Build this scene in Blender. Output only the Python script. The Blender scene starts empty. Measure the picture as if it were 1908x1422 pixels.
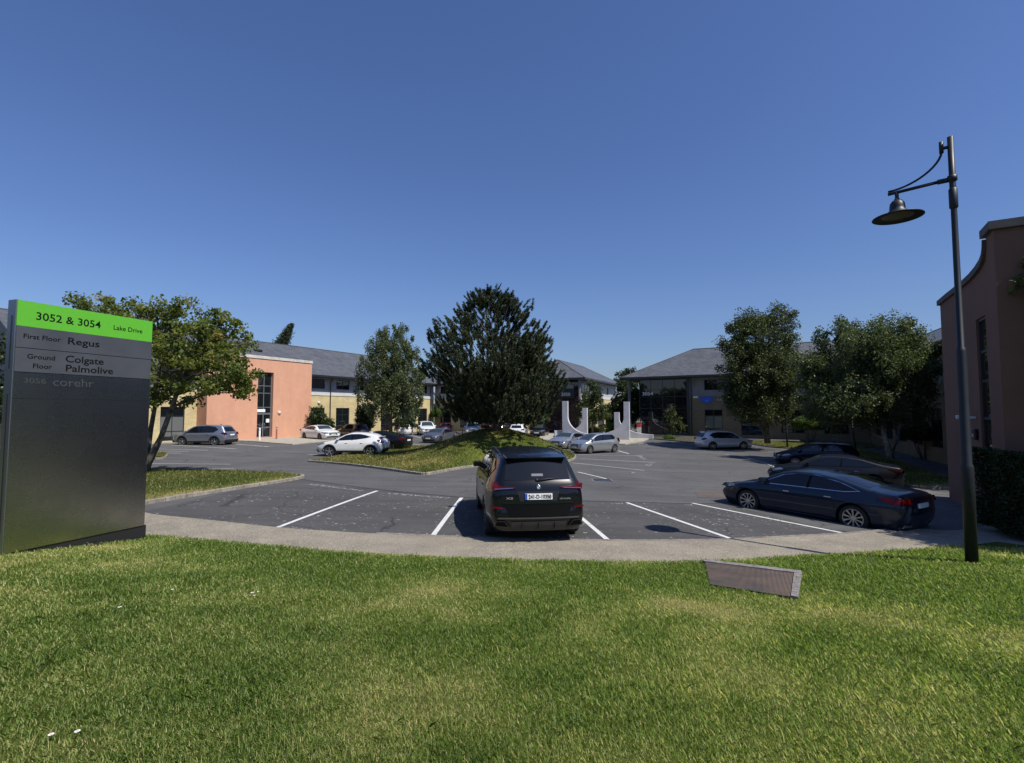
import bpy, bmesh, math, random
import numpy as np
from mathutils import Vector, Matrix
R = math.radians
random.seed(7); RNG = np.random.default_rng(11)
sc = bpy.context.scene
COL = sc.collection

# ---------------------------------------------------------------- camera, sky, sun, exposure
F = 950.0; CX = 954.0; CY = 711.0; TH = R(3.31); EYE = 2.6
cd = bpy.data.cameras.new('camera'); cam = bpy.data.objects.new('camera', cd); COL.objects.link(cam)
cam.location = (0, 0, EYE); cam.rotation_euler = (R(90) + TH, 0, 0)
cd.sensor_width = 36; cd.lens = 36 * F / 1908; cd.clip_start = .05; cd.clip_end = 3000
sc.camera = cam
SUN_AZ = (0.80, -0.60); SUN_EL = R(54)
w = bpy.data.worlds.new('World'); sc.world = w; w.use_nodes = True
nt = w.node_tree; nt.nodes.clear()
sky = nt.nodes.new('ShaderNodeTexSky'); sky.sky_type = 'NISHITA'; sky.sun_disc = False
sky.sun_elevation = SUN_EL; sky.sun_rotation = math.atan2(SUN_AZ[0], SUN_AZ[1])
sky.altitude = 100; sky.air_density = 1.3; sky.dust_density = 0.7; sky.ozone_density = 4.0
bg = nt.nodes.new('ShaderNodeBackground'); bg.inputs[1].default_value = 0.059
wo = nt.nodes.new('ShaderNodeOutputWorld')
tint = nt.nodes.new('ShaderNodeMix'); tint.data_type = 'RGBA'; tint.blend_type = 'MULTIPLY'; tint.inputs[0].default_value = 1; tint.inputs[7].default_value = (.86, .98, 1.38, 1)
nt.links.new(sky.outputs[0], tint.inputs[6]); nt.links.new(tint.outputs[2], bg.inputs[0]); nt.links.new(bg.outputs[0], wo.inputs[0])
ld = bpy.data.lights.new('sun', 'SUN'); ld.energy = 4.2; ld.angle = R(.5); ld.color = (1, .955, .88)
sun = bpy.data.objects.new('sun', ld); COL.objects.link(sun)
sd = Vector((SUN_AZ[0] * math.cos(SUN_EL), SUN_AZ[1] * math.cos(SUN_EL), math.sin(SUN_EL)))
sun.rotation_euler = sd.to_track_quat('Z', 'Y').to_euler()
sc.view_settings.view_transform = 'Standard'; sc.view_settings.look = 'None'
sc.view_settings.exposure = 0.42; sc.view_settings.gamma = 1
sc.render.engine = 'CYCLES'; sc.cycles.use_denoising = True
sc.cycles.max_bounces = 6; sc.cycles.transparent_max_bounces = 6

# ---------------------------------------------------------------- helpers
# levels of the car park surveyed at a few spots; the tarmac dips toward its drains
LV = np.array([(8.5, 14.5, -.38), (14.3, 22, -.62), (18.5, 31.4, -.7), (18.4, 44.6, -.7), (6.4, 39.8, -.62), (5, 45.4, -.65), (-7.2, 51, -.5), (-10.4, 33.6, -.3), (-24.4, 41, -.12), (-18.3, 48.8, -.08), (-17.3, 55.6, -.2), (-13.5, 63.7, -.3),
               (.7, 58, -.3), (3.2, 59.5, -.35), (.2, 12, .04), (-8, 13, .05), (0, 20, -.12), (0, 9, .03), (-7, 9, .03), (7, 9.3, -.08), (10, 10.3, -.14), (14.7, 58, -.1), (22, 53, -.2), (-10, 72, -.2), (0, 67, -.2), (-21, 52, 0), (-26, 44, 0), (-15, 21, 0),
               (30, 35, -.6), (13, 13, -.3), (15.5, 17.5, -.4), (11, 52, -.3), (4, -5, 0), (-4, -5, 0), (-30, 30, 0), (10, 30, -.5), (0, 30, -.3)])
def zg(x, y):
    x = np.asarray(x, float); y = np.asarray(y, float)
    d2 = (x[..., None] - LV[:, 0]) ** 2 + (y[..., None] - LV[:, 1]) ** 2
    w_ = np.exp(-d2 / (2 * 4.0 ** 2)) + .02 / (1 + d2 / 60) ** 2
    return (w_ * LV[:, 2]).sum(-1) / w_.sum(-1)
def G(px, py, z=0.0):
    """the ground point (plus z) that lies under a survey sight line (px, py)"""
    lv = 0.0
    for _ in range(25):
        p = G0(px, py, lv + z); lv = .5 * lv + .5 * float(zg(p.x, min(p.y, 200)))
    return Vector((p.x, p.y, lv + z))
def G0(px, py, z=0.0):
    """the point of the level z that lies under a survey sight line (px, py)"""
    u = (px - CX) / F; v = (CY - py) / F
    dy = math.cos(TH) - v * math.sin(TH); dz = math.sin(TH) + v * math.cos(TH)
    t = (z - EYE) / dz
    return Vector((u * t, dy * t, z))
def AT(px, py, Y):
    u = (px - CX) / F; v = (CY - py) / F
    dy = math.cos(TH) - v * math.sin(TH); dz = math.sin(TH) + v * math.cos(TH)
    t = Y / dy
    return Vector((u * t, Y, EYE + dz * t))

def tag(o, label=None, cat=None, group=None, kind=None):
    if label: o['label'] = label
    if cat: o['category'] = cat
    if group: o['group'] = group
    if kind: o['kind'] = kind
    return o
def empty(name, loc=(0, 0, 0), rz=0.0, **k):
    o = bpy.data.objects.new(name, None); COL.objects.link(o)
    o.location = loc; o.rotation_euler = (0, 0, rz); o.empty_display_size = .2
    return tag(o, **k)
def link(name, me, m, parent=None, smooth=False, **k):
    o = bpy.data.objects.new(name, me); COL.objects.link(o)
    for mm in (m if isinstance(m, (list, tuple)) else [m]): me.materials.append(mm)
    if smooth: me.shade_smooth()
    if parent is not None: o.parent = parent
    return tag(o, **k)

class MB:
    def __init__(s): s.v = []; s.f = []
    def add(s, vs, fs):
        n = len(s.v); s.v += [tuple(p) for p in vs]; s.f += [tuple(i + n for i in f) for f in fs]; return s
    def box(s, c, d, rz=0.0, ry=0.0, rx=0.0):
        M = Matrix.Rotation(rz, 3, 'Z') @ Matrix.Rotation(ry, 3, 'Y') @ Matrix.Rotation(rx, 3, 'X')
        vs = []
        for a in (-1, 1):
            for b in (-1, 1):
                for e in (-1, 1): vs.append(Vector(c) + M @ Vector((a * d[0] / 2, b * d[1] / 2, e * d[2] / 2)))
        return s.add(vs, [(0, 1, 3, 2), (4, 6, 7, 5), (0, 4, 5, 1), (2, 3, 7, 6), (0, 2, 6, 4), (1, 5, 7, 3)])
    def bx(s, x0, x1, y0, y1, z0, z1):
        return s.box(((x0 + x1) / 2, (y0 + y1) / 2, (z0 + z1) / 2), (abs(x1 - x0), abs(y1 - y0), abs(z1 - z0)))
    def tube(s, pts, rad, n=8, caps=True):
        pts = [Vector(p) for p in pts]; rr = rad if isinstance(rad, (list, tuple)) else [rad] * len(pts)
        rings = []; ref = Vector((0, 0, 1))
        for i, p in enumerate(pts):
            d = (pts[min(i + 1, len(pts) - 1)] - pts[max(i - 1, 0)]).normalized()
            if abs(d.dot(ref)) > .95: ref = Vector((1, 0, 0)) if abs(d.x) < .9 else Vector((0, 1, 0))
            a = d.cross(ref).normalized(); b = a.cross(d).normalized()
            rings.append([p + (a * math.cos(2 * math.pi * k / n) + b * math.sin(2 * math.pi * k / n)) * rr[i] for k in range(n)])
        vs = [q for r_ in rings for q in r_]; fs = []
        for i in range(len(pts) - 1):
            for k in range(n):
                fs.append((i * n + k, i * n + (k + 1) % n, (i + 1) * n + (k + 1) % n, (i + 1) * n + k))
        if caps: fs.append(tuple(range(n))[::-1]); fs.append(tuple((len(pts) - 1) * n + k for k in range(n)))
        return s.add(vs, fs)
    def lathe(s, prof, n=24, M=None, c=(0, 0, 0)):
        M = M or Matrix.Identity(3); vs = []; fs = []; c = Vector(c)
        for (r_, z) in prof:
            for k in range(n):
                a = 2 * math.pi * k / n; vs.append(c + M @ Vector((r_ * math.cos(a), r_ * math.sin(a), z)))
        for i in range(len(prof) - 1):
            for k in range(n): fs.append((i * n + k, i * n + (k + 1) % n, (i + 1) * n + (k + 1) % n, (i + 1) * n + k))
        return s.add(vs, fs)
    def prism(s, poly, z0, z1):
        n = len(poly); vs = [(p[0], p[1], z0) for p in poly] + [(p[0], p[1], z1) for p in poly]
        fs = [tuple(range(n))[::-1], tuple(range(n, 2 * n))] + [(i, (i + 1) % n, n + (i + 1) % n, n + i) for i in range(n)]
        return s.add(vs, fs)
    def prof_y(s, poly, y0, y1):
        """a polygon in x, z pushed along y"""
        n = len(poly); vs = [(p[0], y0, p[1]) for p in poly] + [(p[0], y1, p[1]) for p in poly]
        fs = [tuple(range(n)), tuple(range(n, 2 * n))[::-1]] + [(i, n + i, n + (i + 1) % n, (i + 1) % n) for i in range(n)]
        return s.add(vs, fs)
    def build(s, name, m, parent=None, smooth=False, bevel=0.0, **k):
        me = bpy.data.meshes.new(name); me.from_pydata(s.v, [], s.f)
        bm = bmesh.new(); bm.from_mesh(me); bmesh.ops.recalc_face_normals(bm, faces=bm.faces); bm.to_mesh(me); bm.free()
        o = link(name, me, m, parent, smooth, **k)
        if bevel:
            b = o.modifiers.new('bevel', 'BEVEL'); b.width = bevel; b.segments = 2; b.limit_method = 'ANGLE'
        return o

# ---------------------------------------------------------------- materials
MATS = {}
def mat(name, col, rough=.6, metal=0.0, coat=0.0, spec=.5, noise=None, bump=None, emit=None):
    """noise = (scale, amount, detail): brightness variation of the surface's own colour; bump = (scale, strength)"""
    if name in MATS: return MATS[name]
    m = bpy.data.materials.new(name); m.use_nodes = True; n = m.node_tree; b = n.nodes['Principled BSDF']
    b.inputs['Base Color'].default_value = (*col, 1); b.inputs['Roughness'].default_value = rough
    b.inputs['Metallic'].default_value = metal; b.inputs['Coat Weight'].default_value = coat
    b.inputs['Coat Roughness'].default_value = .03; b.inputs['Specular IOR Level'].default_value = spec
    tc = n.nodes.new('ShaderNodeTexCoord')
    if noise:
        t = n.nodes.new('ShaderNodeTexNoise'); t.inputs['Scale'].default_value = noise[0]; t.inputs['Detail'].default_value = noise[2] if len(noise) > 2 else 6
        n.links.new(tc.outputs['Object'], t.inputs['Vector'])
        r_ = n.nodes.new('ShaderNodeMapRange'); r_.inputs['From Min'].default_value = .3; r_.inputs['From Max'].default_value = .7
        r_.inputs['To Min'].default_value = 1 - noise[1]; r_.inputs['To Max'].default_value = 1 + noise[1]
        n.links.new(t.outputs[0], r_.inputs['Value'])
        mx = n.nodes.new('ShaderNodeVectorMath'); mx.operation = 'SCALE'; mx.inputs[0].default_value = col
        n.links.new(r_.outputs[0], mx.inputs['Scale']); n.links.new(mx.outputs[0], b.inputs['Base Color'])
    if bump:
        t = n.nodes.new('ShaderNodeTexNoise'); t.inputs['Scale'].default_value = bump[0]; t.inputs['Detail'].default_value = 5
        n.links.new(tc.outputs['Object'], t.inputs['Vector'])
        bp = n.nodes.new('ShaderNodeBump'); bp.inputs['Strength'].default_value = bump[1]; bp.inputs['Distance'].default_value = .02
        n.links.new(t.outputs[0], bp.inputs['Height']); n.links.new(bp.outputs[0], b.inputs['Normal'])
    if emit:
        b.inputs['Emission Color'].default_value = (*emit[0], 1); b.inputs['Emission Strength'].default_value = emit[1]
    MATS[name] = m; return m

def N(m, typ, **inp):
    n = m.node_tree.nodes.new(typ)
    for k, v in inp.items(): n.inputs[k.replace('_', ' ')].default_value = v
    return n
def L(m, a, b): m.node_tree.links.new(a, b)
def ramp(m, src, stops):
    r_ = m.node_tree.nodes.new('ShaderNodeValToRGB'); e = r_.color_ramp.elements
    while len(e) < len(stops): e.new(.5)
    for i, (p, c) in enumerate(stops): e[i].position = p; e[i].color = (*c, 1) if len(c) == 3 else c
    L(m, src, r_.inputs[0]); return r_.outputs[0]
def mixc(m, fac, a, b, mode='MIX'):
    x = m.node_tree.nodes.new('ShaderNodeMix'); x.data_type = 'RGBA'; x.blend_type = mode
    for sock, val in ((x.inputs[0], fac), (x.inputs[6], a), (x.inputs[7], b)):
        if hasattr(val, 'is_output'): L(m, val, sock)
        elif isinstance(val, (tuple, list)): sock.default_value = (*val, 1) if len(val) == 3 else val
        else: sock.default_value = val
    return x.outputs[2]
def base(m): return m.node_tree.nodes['Principled BSDF']

def brick_mat(name, c1, c2, mortar, bw, bh, msize=.012, rough=.85, bump=.4, offs=.5, stain=.25, vec='wall'):
    m = mat(name, c1, rough); tc = N(m, 'ShaderNodeTexCoord')
    if vec == 'wall':
        sp = N(m, 'ShaderNodeSeparateXYZ'); L(m, tc.outputs['Object'], sp.inputs[0])
        ad = N(m, 'ShaderNodeMath'); ad.operation = 'ADD'; L(m, sp.outputs[0], ad.inputs[0]); L(m, sp.outputs[1], ad.inputs[1])
        cb = N(m, 'ShaderNodeCombineXYZ'); L(m, ad.outputs[0], cb.inputs[0]); L(m, sp.outputs[2], cb.inputs[1]); v = cb.outputs[0]
    else: v = tc.outputs['Object']
    b = N(m, 'ShaderNodeTexBrick', Scale=1.0, Mortar_Size=msize, Brick_Width=bw, Row_Height=bh, Mortar_Smooth=.1, Bias=0.0)
    b.offset = offs; b.inputs['Color1'].default_value = (*c1, 1); b.inputs['Color2'].default_value = (*c2, 1); b.inputs['Mortar'].default_value = (*mortar, 1)
    L(m, v, b.inputs['Vector'])
    t = N(m, 'ShaderNodeTexNoise', Scale=.7, Detail=8.0, Roughness=.65); L(m, tc.outputs['Object'], t.inputs['Vector'])
    t2 = N(m, 'ShaderNodeTexNoise', Scale=14.0, Detail=4.0); L(m, tc.outputs['Object'], t2.inputs['Vector'])
    s1 = ramp(m, t.outputs[0], [(.3, (1 - stain,) * 3), (.7, (1 + stain * .4,) * 3)])
    s2 = ramp(m, t2.outputs[0], [(.3, (.85,) * 3), (.7, (1.1,) * 3)])
    c = mixc(m, 1.0, b.outputs['Color'], s1, 'MULTIPLY'); c = mixc(m, 1.0, c, s2, 'MULTIPLY')
    L(m, c, base(m).inputs['Base Color'])
    bp = N(m, 'ShaderNodeBump', Strength=bump, Distance=.01); bp.invert = True
    L(m, b.outputs['Fac'], bp.inputs['Height']); L(m, bp.outputs[0], base(m).inputs['Normal'])
    return m

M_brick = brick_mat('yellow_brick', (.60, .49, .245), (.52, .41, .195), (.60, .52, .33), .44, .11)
M_brick_shade = brick_mat('shaded_yellow_brick', (.25, .185, .10), (.20, .15, .08), (.24, .2, .13), .44, .11)  # the yellow brick again, base darkened to carry the shade on these walls
M_slate = brick_mat('slate_roof', (.115, .12, .13), (.075, .08, .09), (.03, .03, .035), .32, .2, .008, .55, .8, stain=.2)
M_paver = brick_mat('red_pavers', (.14, .095, .08), (.095, .082, .075), (.05, .045, .04), .2, .1, .006, .9, .5, vec='flat')
M_paverg = brick_mat('grey_pavers', (.16, .15, .14), (.11, .105, .1), (.06, .055, .05), .2, .1, .006, .9, .5, vec='flat')
def render_mat(name, col, dark):
    m = mat(name, col, .9); tc = N(m, 'ShaderNodeTexCoord')
    a = N(m, 'ShaderNodeTexNoise', Scale=.9, Detail=8.0, Roughness=.7); L(m, tc.outputs['Object'], a.inputs['Vector'])
    mp = N(m, 'ShaderNodeMapping'); mp.inputs['Scale'].default_value = (2.2, 2.2, .35); L(m, tc.outputs['Object'], mp.inputs[0])
    b = N(m, 'ShaderNodeTexNoise', Scale=1.0, Detail=6.0, Roughness=.7); L(m, mp.outputs[0], b.inputs['Vector'])
    c = mixc(m, ramp(m, b.outputs[0], [(.5, (0, 0, 0)), (.78, (.35,) * 3)]), col, dark)
    c = mixc(m, 1.0, c, ramp(m, a.outputs[0], [(.25, (.86,) * 3), (.7, (1.06,) * 3)]), 'MULTIPLY')
    L(m, c, base(m).inputs['Base Color'])
    h = N(m, 'ShaderNodeTexNoise', Scale=45.0, Detail=3.0); L(m, tc.outputs['Object'], h.inputs['Vector'])
    bp = N(m, 'ShaderNodeBump', Strength=.4, Distance=.01); L(m, h.outputs[0], bp.inputs['Height']); L(m, bp.outputs[0], base(m).inputs['Normal'])
    return m
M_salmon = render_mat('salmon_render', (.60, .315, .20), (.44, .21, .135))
M_pink = render_mat('shaded_pink_render', (.215, .108, .072), (.155, .078, .055))  # pink render with the block's shade put into its base colour
M_band = render_mat('grey_render', (.42, .42, .43), (.30, .30, .30))
M_gutter = mat('gutter_black', (.018, .018, .022), .35)
M_ridge = mat('ridge_slate', (.05, .052, .058), .9)
M_soffit = mat('soffit', (.05, .05, .055), .7)
M_coping = mat('coping', (.5, .47, .43), .8, noise=(3, .2))
M_copd = mat('coping_dark', (.10, .085, .08), .8, noise=(3, .2))
M_frame = mat('window_frame', (.025, .028, .032), .35)
M_framel = mat('window_frame_grey', (.22, .23, .25), .4, metal=.5)
M_glass = mat('window_glass', (.008, .010, .012), .02, spec=.9)
M_blind = mat('blind', (.45, .46, .45), .8)
M_bark2 = mat('bark_lichen', (.10, .085, .065), .95, noise=(4, .8), bump=(12, .9))
M_white = mat('white_paint', (.75, .75, .73), .6, noise=(4, .08))
M_lamp_black = mat('lamp_post_paint', (.011, .013, .016), .48, noise=(9, .25), spec=.5)
M_lampglass = mat('lamp_glass', (.11, .10, .075), .3)
M_bark = mat('bark', (.11, .09, .07), .95, noise=(6, .45), bump=(14, .9))
M_barkp = mat('bark_pale', (.30, .28, .25), .9, noise=(5, .55), bump=(10, .6))
M_conc = mat('sculpture_concrete', (.46, .46, .48), .8, noise=(1.2, .14, 9), bump=(30, .2))
M_red = mat('red_box', (.55, .03, .03), .45)

def leaf_mat(name, c0, c1, c2, trans=.3, rough=.5):
    m = bpy.data.materials.new(name); m.use_nodes = True; b = base(m)
    at = N(m, 'ShaderNodeAttribute'); at.attribute_name = 'tint'
    c = ramp(m, at.outputs['Fac'], [(0, c0), (.55, c1), (1, c2)])
    L(m, c, b.inputs['Base Color']); b.inputs['Roughness'].default_value = rough; b.inputs['Specular IOR Level'].default_value = .35
    tr = N(m, 'ShaderNodeBsdfTranslucent'); L(m, mixc(m, 1.0, c, (1.5, 1.6, .7), 'MULTIPLY'), tr.inputs[0])
    ms = N(m, 'ShaderNodeMixShader'); ms.inputs[0].default_value = trans
    L(m, b.outputs[0], ms.inputs[1]); L(m, tr.outputs[0], ms.inputs[2])
    L(m, ms.outputs[0], m.node_tree.nodes['Material Output'].inputs[0]); return m
M_maple = leaf_mat('maple_leaf', (.065, .088, .020), (.135, .17, .038), (.27, .225, .08), .45)
M_birch = leaf_mat('birch_leaf', (.048, .066, .026), (.088, .115, .044), (.14, .15, .075))
M_oak = leaf_mat('broad_leaf', (.030, .042, .014), (.060, .078, .025), (.115, .125, .045))
M_pine = leaf_mat('pine_needle', (.026, .038, .018), (.052, .068, .032), (.11, .12, .06), .15)
M_dark = leaf_mat('dark_leaf', (.018, .030, .010), (.032, .05, .016), (.055, .08, .025))
M_topi = leaf_mat('topiary_leaf', (.05, .085, .014), (.085, .14, .022), (.15, .2, .04))
M_rough = leaf_mat('rough_grass_blade', (.045, .065, .014), (.125, .145, .034), (.34, .28, .11), .35)
M_grassb = leaf_mat('grass_blade', (.055, .112, .016), (.195, .285, .052), (.56, .50, .24), .45)

# ---------------------------------------------------------------- fast meshes
def raw_mesh(name, co, faces_n, tint=None):
    """co: (N, k, 3) array of N separate k-gons"""
    n, k, _ = co.shape; me = bpy.data.meshes.new(name)
    me.vertices.add(n * k); me.vertices.foreach_set('co', co.reshape(-1).astype(np.float32))
    me.loops.add(n * k); me.loops.foreach_set('vertex_index', np.arange(n * k, dtype=np.int32))
    me.polygons.add(n); me.polygons.foreach_set('loop_start', np.arange(0, n * k, k, dtype=np.int32))
    me.polygons.foreach_set('loop_total', np.full(n, k, dtype=np.int32))
    if tint is not None:
        a = me.attributes.new('tint', 'FLOAT', 'POINT'); a.data.foreach_set('value', np.repeat(tint, k).astype(np.float32))
    me.update(calc_edges=True); me.validate(); return me
DRAPE = []
def drape(o):
    """cut a flat ground mesh along a metre grid and lay it on the levels"""
    bm = bmesh.new(); bm.from_mesh(o.data)
    for ax in (0, 1):
        lo = min(v.co[ax] for v in bm.verts); hi = max(v.co[ax] for v in bm.verts); c = math.floor(lo) + 1
        while c < hi:
            co = Vector((0, 0, 0)); co[ax] = c; no = Vector((0, 0, 0)); no[ax] = 1
            bmesh.ops.bisect_plane(bm, geom=bm.verts[:] + bm.edges[:] + bm.faces[:], plane_co=co, plane_no=no); c += 1
    A_ = np.array([v.co[:2] for v in bm.verts]); Zv = zg(A_[:, 0], A_[:, 1])
    for v, z in zip(bm.verts, Zv): v.co.z += z
    bmesh.ops.triangulate(bm, faces=[f for f in bm.faces if len(f.verts) > 3 and f.normal.z > .5], quad_method='FIXED')
    bm.to_mesh(o.data); bm.free(); return o
def unit(v): return v / (np.linalg.norm(v, axis=-1, keepdims=True) + 1e-9)
def leaf_quads(c, size, aspect=.6, updir=None, spread=1.0):
    """leaf rhombi at points c; updir = mean leaf direction"""
    n = len(c); d = RNG.normal(size=(n, 3)) * spread
    if updir is not None: d = d + updir
    d = unit(d); a = unit(np.cross(d, RNG.normal(size=(n, 3))))
    s = (size * RNG.uniform(.6, 1.3, n))[:, None]
    return np.stack([c - d * s * .5, c + a * s * aspect * .5, c + d * s * .5, c - a * s * aspect * .5], 1)
# ---------------------------------------------------------------- value noise
_LAT = RNG.random((256, 256))
def vnoise(x, y, s, o=0):
    x = np.asarray(x) * s + 37.3 + o * 11.7; y = np.asarray(y) * s + 91.1 + o * 5.3
    xi = np.floor(x).astype(int); yi = np.floor(y).astype(int); fx = x - xi; fy = y - yi
    fx = fx * fx * (3 - 2 * fx); fy = fy * fy * (3 - 2 * fy)
    g = lambda a, b: _LAT[a % 256, b % 256]
    return (g(xi, yi) * (1 - fx) + g(xi + 1, yi) * fx) * (1 - fy) + (g(xi, yi + 1) * (1 - fx) + g(xi + 1, yi + 1) * fx) * fy
def fbm(x, y, s, o=0): return sum(vnoise(x, y, s * 2 ** k, o + k) * .5 ** (k + 1) for k in range(4)) / .9375

# ---------------------------------------------------------------- the setting: ground, car park, path, lawn
def sheet(name, poly, z, m, **k):
    me = bpy.data.meshes.new(name); me.from_pydata([(p[0], p[1], z) for p in poly], [], [tuple(range(len(poly)))])
    if me.polygons[0].normal.z < 0: me.flip_normals()
    return link(name, me, m, kind='structure', **k)

M_ground = mat('ground_soil', (.055, .07, .03), .95, noise=(.3, .4))
sheet('ground', [(-400, -300), (400, -300), (400, 700), (-400, 700)], -1.2, M_ground)

def asphalt_mat(name, col, spots=False):
    m = mat(name, col, .88); tc = N(m, 'ShaderNodeTexCoord'); O = tc.outputs['Object']
    a = N(m, 'ShaderNodeTexNoise', Scale=160.0, Detail=3.0); L(m, O, a.inputs[0])
    b = N(m, 'ShaderNodeTexNoise', Scale=.35, Detail=7.0, Roughness=.62); L(m, O, b.inputs[0])
    mp = N(m, 'ShaderNodeMapping'); mp.inputs['Scale'].default_value = (.25, 2.2, 1); mp.inputs['Rotation'].default_value = (0, 0, .5); L(m, O, mp.inputs[0])
    d = N(m, 'ShaderNodeTexNoise', Scale=1.0, Detail=5.0); L(m, mp.outputs[0], d.inputs[0])
    c = mixc(m, 1.0, col, ramp(m, a.outputs[0], [(.32, (.55,) * 3), (.68, (1.5,) * 3)]), 'MULTIPLY')
    c = mixc(m, 1.0, c, ramp(m, b.outputs[0], [(.3, (.78,) * 3), (.7, (1.2,) * 3)]), 'MULTIPLY')
    c = mixc(m, 1.0, c, ramp(m, d.outputs[0], [(.35, (.85,) * 3), (.65, (1.1,) * 3)]), 'MULTIPLY')
    v = N(m, 'ShaderNodeTexVoronoi', Scale=3.2 if spots else 1.1); L(m, O, v.inputs['Vector'])
    n2 = N(m, 'ShaderNodeTexNoise', Scale=30.0, Detail=2.0); L(m, O, n2.inputs[0])
    ad = N(m, 'ShaderNodeMath'); ad.operation = 'MULTIPLY_ADD'; L(m, n2.outputs[0], ad.inputs[0]); ad.inputs[1].default_value = .16; L(m, v.outputs['Distance'], ad.inputs[2])
    n3 = N(m, 'ShaderNodeTexNoise', Scale=.55, Detail=2.0); L(m, O, n3.inputs[0])
    msk = ramp(m, n3.outputs[0], [(.42, (0, 0, 0)), (.6, (1, 1, 1))])
    th = .18 if spots else .10
    sp = ramp(m, ad.outputs[0], [(th, (1, 1, 1)), (th + .03, (0, 0, 0))])
    f = mixc(m, 1.0, sp, msk, 'MULTIPLY') if not spots else mixc(m, 1.0, sp, ramp(m, n3.outputs[0], [(.3, (.15,) * 3), (.55, (1, 1, 1))]), 'MULTIPLY')
    if spots:
        v2 = N(m, 'ShaderNodeTexVoronoi', Scale=6.5); L(m, O, v2.inputs['Vector'])
        s2 = ramp(m, v2.outputs['Distance'], [(.13, (1, 1, 1)), (.21, (0, 0, 0))])
        c = mixc(m, mixc(m, 1.0, s2, msk, 'MULTIPLY'), c, (.24, .24, .23))
    c = mixc(m, f, c, (.30, .30, .29))
    w1 = N(m, 'ShaderNodeTexNoise', Scale=1.4, Detail=3.0); L(m, O, w1.inputs[0])
    wv = N(m, 'ShaderNodeVectorMath'); wv.operation = 'MULTIPLY_ADD'; L(m, w1.outputs['Color'], wv.inputs[0]); wv.inputs[1].default_value = (.7, .7, 0); L(m, O, wv.inputs[2])
    ck = N(m, 'ShaderNodeTexVoronoi', Scale=.42); ck.feature = 'DISTANCE_TO_EDGE'; L(m, wv.outputs[0], ck.inputs['Vector'])
    w2 = N(m, 'ShaderNodeTexNoise', Scale=.23, Detail=2.0); L(m, O, w2.inputs[0])
    cf = mixc(m, 1.0, ramp(m, ck.outputs['Distance'], [(.004, (.75,) * 3), (.012, (0, 0, 0))]), ramp(m, w2.outputs[0], [(.5, (0, 0, 0)), (.56, (1, 1, 1))]), 'MULTIPLY')
    c = mixc(m, cf, c, (.02, .02, .02))
    ol = N(m, 'ShaderNodeTexVoronoi', Scale=.31); L(m, wv.outputs[0], ol.inputs['Vector'])
    c = mixc(m, ramp(m, ol.outputs['Distance'], [(.03, (.5,) * 3), (.13, (0, 0, 0))]), c, (.025, .025, .024))
    L(m, c, base(m).inputs['Base Color'])
    bp = N(m, 'ShaderNodeBump', Strength=.7, Distance=.008); L(m, a.outputs[0], bp.inputs['Height']); L(m, bp.outputs[0], base(m).inputs['Normal'])
    return m
M_asph = asphalt_mat('asphalt', (.082, .081, .079)); M_asph2 = asphalt_mat('old_asphalt', (.062, .060, .058), True)
drape(sheet('car_park_road', [(-50, 7), (36, 7), (36, 84), (-50, 84)], 0, M_asph))

IN = [(262, 958), (330, 965), (400, 972), (513, 985), (600, 991), (700, 997), (805, 1001.5), (900, 1006), (1000, 1009), (1180, 1011), (1300, 1010), (1370, 1008), (1500, 1001), (1585, 997), (1700, 985)]
OUT = [(262, 1000), (300, 1001), (400, 1010), (500, 1019), (600, 1028), (700, 1035), (800, 1040), (900, 1044), (1000, 1047), (1200, 1050), (1315, 1049), (1450, 1042), (1600, 1033), (1700, 1026), (1800, 1017), (1850, 1010)]
inn = [(-24, 22.5)] + [G(*p)[:2] for p in IN] + [(10.4, 12.0), (14, 14.2)]
out = [(-24, 17.5)] + [G(*p)[:2] for p in OUT] + [(10.4, 10.6), (12.5, 11.5), (24, 15)]
_ox = np.array([p[0] for p in out]); _oy = np.array([p[1] for p in out])
def yedge(x): return np.interp(x, _ox, _oy)
def lawn_z(x, y):
    d = np.maximum(yedge(x) - y, 0); dd = np.minimum(d, 12)
    return zg(x, y) + .035 + .117 * dd - .0022 * np.maximum(dd - 6, 0) ** 2 + .05 * (fbm(x, y, .35) - .5) * np.minimum(d, 1)
def dryness(x, y):
    v = fbm(x, y, .5, 3) * 1.25 - .40 + (fbm(x, y, 1.9, 9) - .5) * 1.1
    def blob(cx, cy, rx, ry, a, rot=0.0):
        dx = x - cx; dy_ = y - cy; c, s_ = math.cos(rot), math.sin(rot)
        return a * np.exp(-(((dx * c + dy_ * s_) / rx) ** 2 + ((-dx * s_ + dy_ * c) / ry) ** 2))
    v = v + (blob(1.6, 5.9, 2.6, .6, .30, -.25) + blob(4.6, 4.9, 2.2, .7, .22, -.35)) * (.35 + 1.3 * vnoise(x, y, 1.6, 14)) + blob(-.4, 3.4, 1.0, .5, .4) + blob(-5.5, 5.0, 1.4, 1.0, .3)
    v = v - blob(5.5, 7.2, 4.2, 2.0, .38) - blob(-2.5, 4.4, 1.2, .6, .3) - blob(-3, 8, 3, 1, .15)
    v = v + blob(-7.0, 9.0, .5, 1.3, .5, -.35) + .35 * np.exp(-np.maximum(yedge(x) - y, 0) / .12)
    return np.clip(v, 0, 1)

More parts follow.
